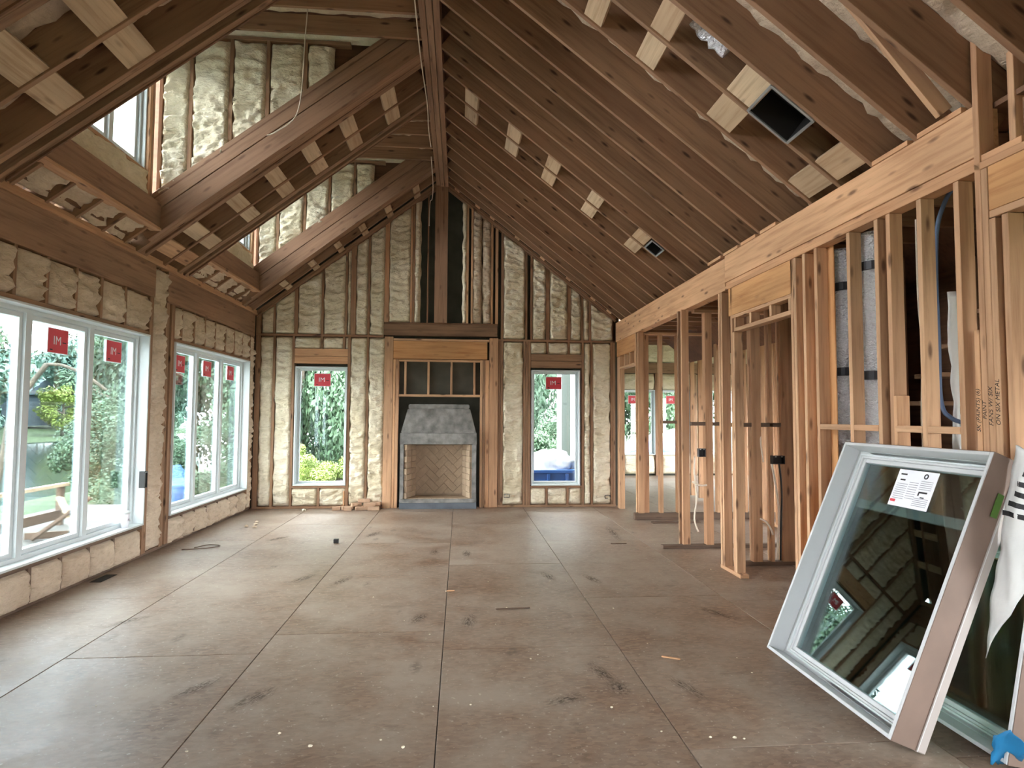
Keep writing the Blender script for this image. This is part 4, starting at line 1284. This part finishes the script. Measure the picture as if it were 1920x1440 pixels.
for (px, py, a, L, lab) in ((845, 1109, .1, .07, 'white chip straddling the middle floor seam'), (962, 1142, .08, .28, 'thin dark splinter on the floor right of the middle seam'),
                       (1258, 1235, -.5, .12, 'pale wood splinter on the floor left of the white leaning window'), (1160, 1020, .0, .2, 'flat dark scrap on the floor near the partition sill')):
    x, y = on_floor(px, py)
    tag(lumber('splinter', (x - L / 2 * math.cos(a), y - L / 2 * math.sin(a), .006), (x + L / 2 * math.cos(a), y + L / 2 * math.sin(a), .006), .014, .008, (0, 1, 0), OLD_SHADOW if 'dark' in lab else BEAM), lab, 'splinter')
tube_('cable', [(-3.1, 7.6, .01), (-3.0, 7.75, .012), (-2.85, 7.7, .01), (-2.95, 7.55, .012), (-3.2, 7.5, .01)], .006, OLD_SHADOW, 'loop of thin dark cord on the floor by the left pier', 'cord')
for k, (x, y) in enumerate(((-2.98, 9.0), (-2.9, 9.15), (-2.85, 8.95), (-2.95, 9.35))):
    chip(x, y, .03, 'lump of trimmed foam on the floor by the left wall, ' + ('nearest the pier', 'second from the pier', 'against the wall foam', 'farthest along the wall')[k], FOAM_G, 'foam_lump', 'debris', 'foam lumps by the left wall')
chip(-2.55, 10.45, .035, 'pale lump on the floor under the left far window', CHIP, 'foam_lump', 'debris', None)

# ------------------------------------------------------------------ outside
def ground():
    nx, ny = 60, 44
    vs, fs = [], []
    for j in range(ny + 1):
        for i in range(nx + 1):
            x = -150 + 260 * i / nx
            y = -60 + 270 * j / ny
            if x > -8: z = -.75
            elif x > -26: z = -.75 - (-8 - x) / 18 * 2.75
            elif x > -64: z = -3.6
            elif x > -72: z = -3.6 + (-64 - x) / 8 * 1.0
            else: z = -2.6 + min(1, (-72 - x) / 40) * 2.2
            z += .12 * noise.noise(Vector((x * .1, y * .1, 0))) if x < -9 else 0
            vs.append((x, y, z))
    for j in range(ny):
        for i in range(nx):
            a = j * (nx + 1) + i
            fs.append((a, a + 1, a + nx + 2, a + nx + 1))
    g = tag(link('ground', mesh('ground', vs, fs, GRASS, True)), kind='structure')
    w = tag(link('water', mesh('water', [(-70, -60, -3.05), (-22, -60, -3.05), (-22, 200, -3.05), (-70, 200, -3.05)], [(0, 1, 2, 3)], WATER)), kind='structure')
    s = holes_wall('terrace', 'x', -7.4, 3.7, 0, 12.5, -.6, -.16, [], DECKM)
ground()
rail = empty('guard_rail', T(-6.2, 9, -.16), label='low weathered timber guard rail on the terrace beyond the left windows', cat='railing')
plank('top_rail', -.05, .05, -5.5, 1.35, .60, .65, DUST, rail)
plank('board', -.015, .015, -5.5, 1.35, .10, .24, OLD_SHADOW, rail)
for y in (-5.3, -3.6, -1.9, -.2, 1.25):
    plank('post', -.06, .02, y - .045, y + .045, 0, .60, OLD_SHADOW, rail)
tr = empty('trestle', T(-5.4, 8.9, -.16), label='grey crossed timber trestle on the terrace beyond the left window', cat='trestle')
lumber('leg', (-.35, 0, .03), (.2, .35, .55), .09, .04, (0, 1, 0), OLD_SHADOW, tr)
lumber('leg', (.25, .05, .03), (-.25, .4, .55), .09, .04, (0, 1, 0), DUST, tr)
lumber('bar', (-.5, .1, .06), (.6, .5, .06), .09, .04, (0, 0, 1), OLD_SHADOW, tr)
tag(lumber('board', (-5.2, 6.2, -.13), (-4.6, 11, -.13), .2, .04, (1, 0, 0), DUST), 'pale board lying flat on the terrace beyond the left windows', 'board')

def heap(name, x, y, z, sx, sy, sz, mat, label, cat, seed):
    bm = bmesh.new()
    bmesh.ops.create_icosphere(bm, subdivisions=4, radius=1)
    for v in bm.verts:
        c = v.co.copy()
        k = 1 + .28 * noise.noise(c * 2.0 + Vector((seed, 0, 0))) + .12 * noise.noise(c * 6 + Vector((seed, 1, 0)))
        v.co = Vector((c.x * sx * k, c.y * sy * k, max(0, c.z * sz * k)))
    me = bpy.data.meshes.new(name); bm.to_mesh(me); bm.free(); me.materials.append(mat)
    for p in me.polygons: p.use_smooth = True
    return tag(link(name, me, None, None, T(x, y, z)), label, cat)
bin_ = empty('waste_bin', T(2.0, 13.6, -.75), label='blue waste bin outside the right far window', cat='bin')
plank('body', -.8, .62, -.5, .5, .06, 1.12, TARP_B, bin_)
plank('rim', -.84, .66, -.54, .54, 1.12, 1.18, TARP_B, bin_)
for x in (-.5, -.1, .3):
    plank('rib', x - .03, x + .03, -.54, -.5, .1, 1.1, TARP_B, bin_)
heap('tarp_heap', 1.95, 13.6, .40, .66, .45, .42, TARP_W, 'white sheeting heaped on the blue bin outside the far window', 'tarp', 3)
heap('tarp_heap', 7.3, 21.5, -.75, 2.0, 1.2, 1.75, TARP_W, 'large white tarp mound outside the side wing windows', 'tarp', 8)
heap('tarp_heap', 6.9, 20.0, -.75, 1.6, .8, 1.45, TARP_B, 'blue tarp at the foot of the large white mound', 'tarp', 9)
heap('tarp_heap', -7.5, 16.8, -.75, .6, .5, .95, TARP_B, 'blue tarp mound seen low in the second left window', 'tarp', 5)
heap('tarp_heap', 5.2, 20.5, -.75, 1.9, 1.0, .8, TARP_W, 'low white tarp mound outside the nearer wing window', 'tarp', 12)
sh = empty('shed', T(-98, 140, -1.0), label='dark slate coloured shed on the far shore', cat='shed')
SHM = plain('slate_siding', lin(84, 98, 108), 0.8)
plank('wall', -8, 8, -5, 5, 0, 6.5, SHM, sh)
vs = [(-9, -6, 6.5), (9, -6, 6.5), (9, 6, 6.5), (-9, 6, 6.5), (-9, 0, 10), (9, 0, 10)]
link('roof', mesh('roof', vs, [(0, 1, 5, 4), (2, 3, 4, 5), (1, 2, 5), (3, 0, 4), (3, 2, 1, 0)], SHM), sh)

CROWNS = {}
def crown(key, nl, size, seed, spread=(1, 1, 1), blobs=22):
    if key in CROWNS:
        return CROWNS[key]
    rr = random.Random(seed)
    B = []
    for k in range(blobs):
        while True:
            p = Vector((rr.uniform(-1, 1), rr.uniform(-1, 1), rr.uniform(-1, 1)))
            if p.length < 1:
                break
        B.append((Vector((p.x * spread[0], p.y * spread[1], p.z * spread[2])), rr.uniform(.22, .42)))
    vs, fs = [], []
    for k in range(nl):
        c, r = B[k % blobs]
        d = Vector((rr.gauss(0, 1), rr.gauss(0, 1), rr.gauss(0, 1))).normalized()
        p = c + d * r * (rr.random() ** .35)
        n = (d + Vector((rr.uniform(-.8, .8), rr.uniform(-.8, .8), rr.uniform(-.3, .9)))).normalized()
        t = n.cross(Vector((rr.uniform(-1, 1), rr.uniform(-1, 1), rr.uniform(-1, 1)))).normalized()
        b = n.cross(t)
        s = size * rr.uniform(.6, 1.3)
        i = len(vs)
        vs += [p - t * s, p + b * s * .45, p + t * s, p - b * s * .45]
        fs.append((i, i + 1, i + 2, i + 3))
    CROWNS[key] = mesh('crown', vs, fs, None)
    return CROWNS[key]
def tree(name, x, y, z, H, rad, key, mat, label, grp, trunk_r=.14, base=.25, nl=15000, size=.034, spread=(1, 1, 1)):
    t = empty(name, T(x, y, z), label=label, cat='tree' if name == 'tree' else 'shrub', group=grp)
    src = crown(key, nl, size, hash(key) % 1000 if not isinstance(key, int) else key, spread)
    me = CACHE.get(('cr', key, mat.name))
    if me is None:
        me = src.copy(); me.materials.clear(); me.materials.append(mat); CACHE[('cr', key, mat.name)] = me
    ch = H * (1 - base)
    link('crown', me, t, None, T(0, 0, H * base + ch / 2) @ Matrix.Rotation(R.uniform(0, 6), 4, 'Z') @ Matrix.Diagonal((rad, rad, ch / 2, 1)))
    if trunk_r:
        link('trunk', tube_mesh([(0, 0, -.3), (.05, .02, H * .3), (-.04, .03, H * .6), (0, 0, H * .92)], .1, BARK, 8, [trunk_r * 1.2, trunk_r, trunk_r * .7, trunk_r * .15]), t)
        for k in range(3):
            a = k * 2.1 + x
            z0_ = H * (.32 + .12 * k)
            link('branch', tube_mesh([(0, 0, z0_), (rad * .35 * math.cos(a), rad * .35 * math.sin(a), z0_ + H * .07), (rad * .8 * math.cos(a), rad * .8 * math.sin(a), z0_ + H * .13)], .05, BARK, 6, [trunk_r * .5, trunk_r * .35, trunk_r * .1]), t)
    return t
G1, G2, G3 = 'trees close to the house', 'trees on the far shore', 'shrubs outside the far wall'
for k, (x, y, H, rad, m) in enumerate(((-11.4, 22.5, 6.4, 1.6, 1), (-11.5, 25.5, 11, 3.2, 0), (-15.4, 31, 8.5, 2.0, 1), (-10.2, 31, 13, 3.6, 0), (-8.6, 24, 9.5, 2.6, 1), (-8.0, 30, 12, 3.2, 0), (-6.6, 26, 11, 2.6, 1), (-5.2, 30, 14, 3, 0), (-4.2, 26, 11, 2.4, 1),
                        (2.6, 25, 11, 2.6, 0), (4.6, 27, 12, 3.0, 1), (7.5, 33, 12, 3.4, 0), (10.5, 31, 12, 3.6, 1), (13, 34, 13, 4, 0), (.4, 31, 12, 3, 0), (-2.4, 33, 13, 3.2, 0), (-17.2, 34, 8, 1.8, 0), (-22, 44, 10.5, 2.4, 1))):
    tree('tree', x, y, -1.2, H, rad, 11 + k % 3, LEAF[m], ('dense dark green leafy tree' if m == 0 else 'lighter green leafy tree') + ' seen through the ' + ('nearer left window' if x / y < -.5 else 'second left window' if x / y < -.31 else 'left far window' if x / y < -.05 else 'right far window' if x / y < .2 else 'side wing windows'), G1, .16, .08)
for k in range(16):
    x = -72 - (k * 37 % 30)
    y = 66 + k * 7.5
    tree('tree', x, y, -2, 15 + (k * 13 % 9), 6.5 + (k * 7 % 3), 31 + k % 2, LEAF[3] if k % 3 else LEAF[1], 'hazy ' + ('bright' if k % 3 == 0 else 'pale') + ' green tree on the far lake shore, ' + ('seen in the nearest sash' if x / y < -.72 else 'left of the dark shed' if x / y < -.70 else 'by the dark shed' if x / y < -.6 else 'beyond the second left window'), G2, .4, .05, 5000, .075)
tree('tree', -73, 120, -2.2, 8.5, 4.4, 31, LEAF[2], 'bright yellow green tree on the far shore seen in the nearer left window', None, .3, .1, 5000, .075)
for x, y, s in ((-3.55, 15.5, 1.25), (-3.0, 16.3, 1.15), (-4.1, 16.4, 1.45)):
    tree('shrub', x, y, -.75, s, .75, 41, LEAF[2], 'bright yellow green shrub outside the left far window', G3, 0, .0, 12000, .04)
for x, y, s in ((-9.2, 18.2, 2.3), (-10.6, 19.5, 2.6), (-11.2, 21.5, 3), (-7.2, 19, 2.2), (3.2, 20, 2.4), (1.6, 20.5, 2.2)):
    tree('shrub', x, y, -.9, s, 1.3, 42, LEAF[1], 'mid green bushy shrub beyond the terrace seen through the ' + ('nearer left window' if x / y < -.5 else 'second left window' if x < 0 else 'right far window'), 'shrubs beyond the terrace', 0, .0, 12000, .04)

dt = empty('bare_tree', T(-12.6, 18, -1.5), label='thin leaning tree with a bent bare branch seen in the nearer left window', cat='tree')
link('trunk', tube_mesh(smooth_path([(-.2, 0, -.2), (.1, 0, 1.6), (.3, 0, 3.1), (.65, .1, 3.8), (1.1, .1, 4.45)]), .07, BARK, 8), dt)
link('branch', tube_mesh(smooth_path([(1.1, .1, 4.45), (1.5, .2, 4.42), (2.1, .2, 4.15), (2.6, .3, 3.75)]), .045, BARK, 7), dt)

def ps(u, t):
    y = 3.43 + .06 * u
    return (2.99 + .03 * math.sin(u * 6 + t * 5) + .02 * noise.noise(Vector((u * 3, t * 7, 3))), y + .02 * math.sin(t * 4), 2.35 - t * 1.1)
sheet('plastic_strip', ps, 8, 24, WRAP, 'pale plastic strip hanging behind the blue grey cable in the stud bay', 'plastic strip', .003)
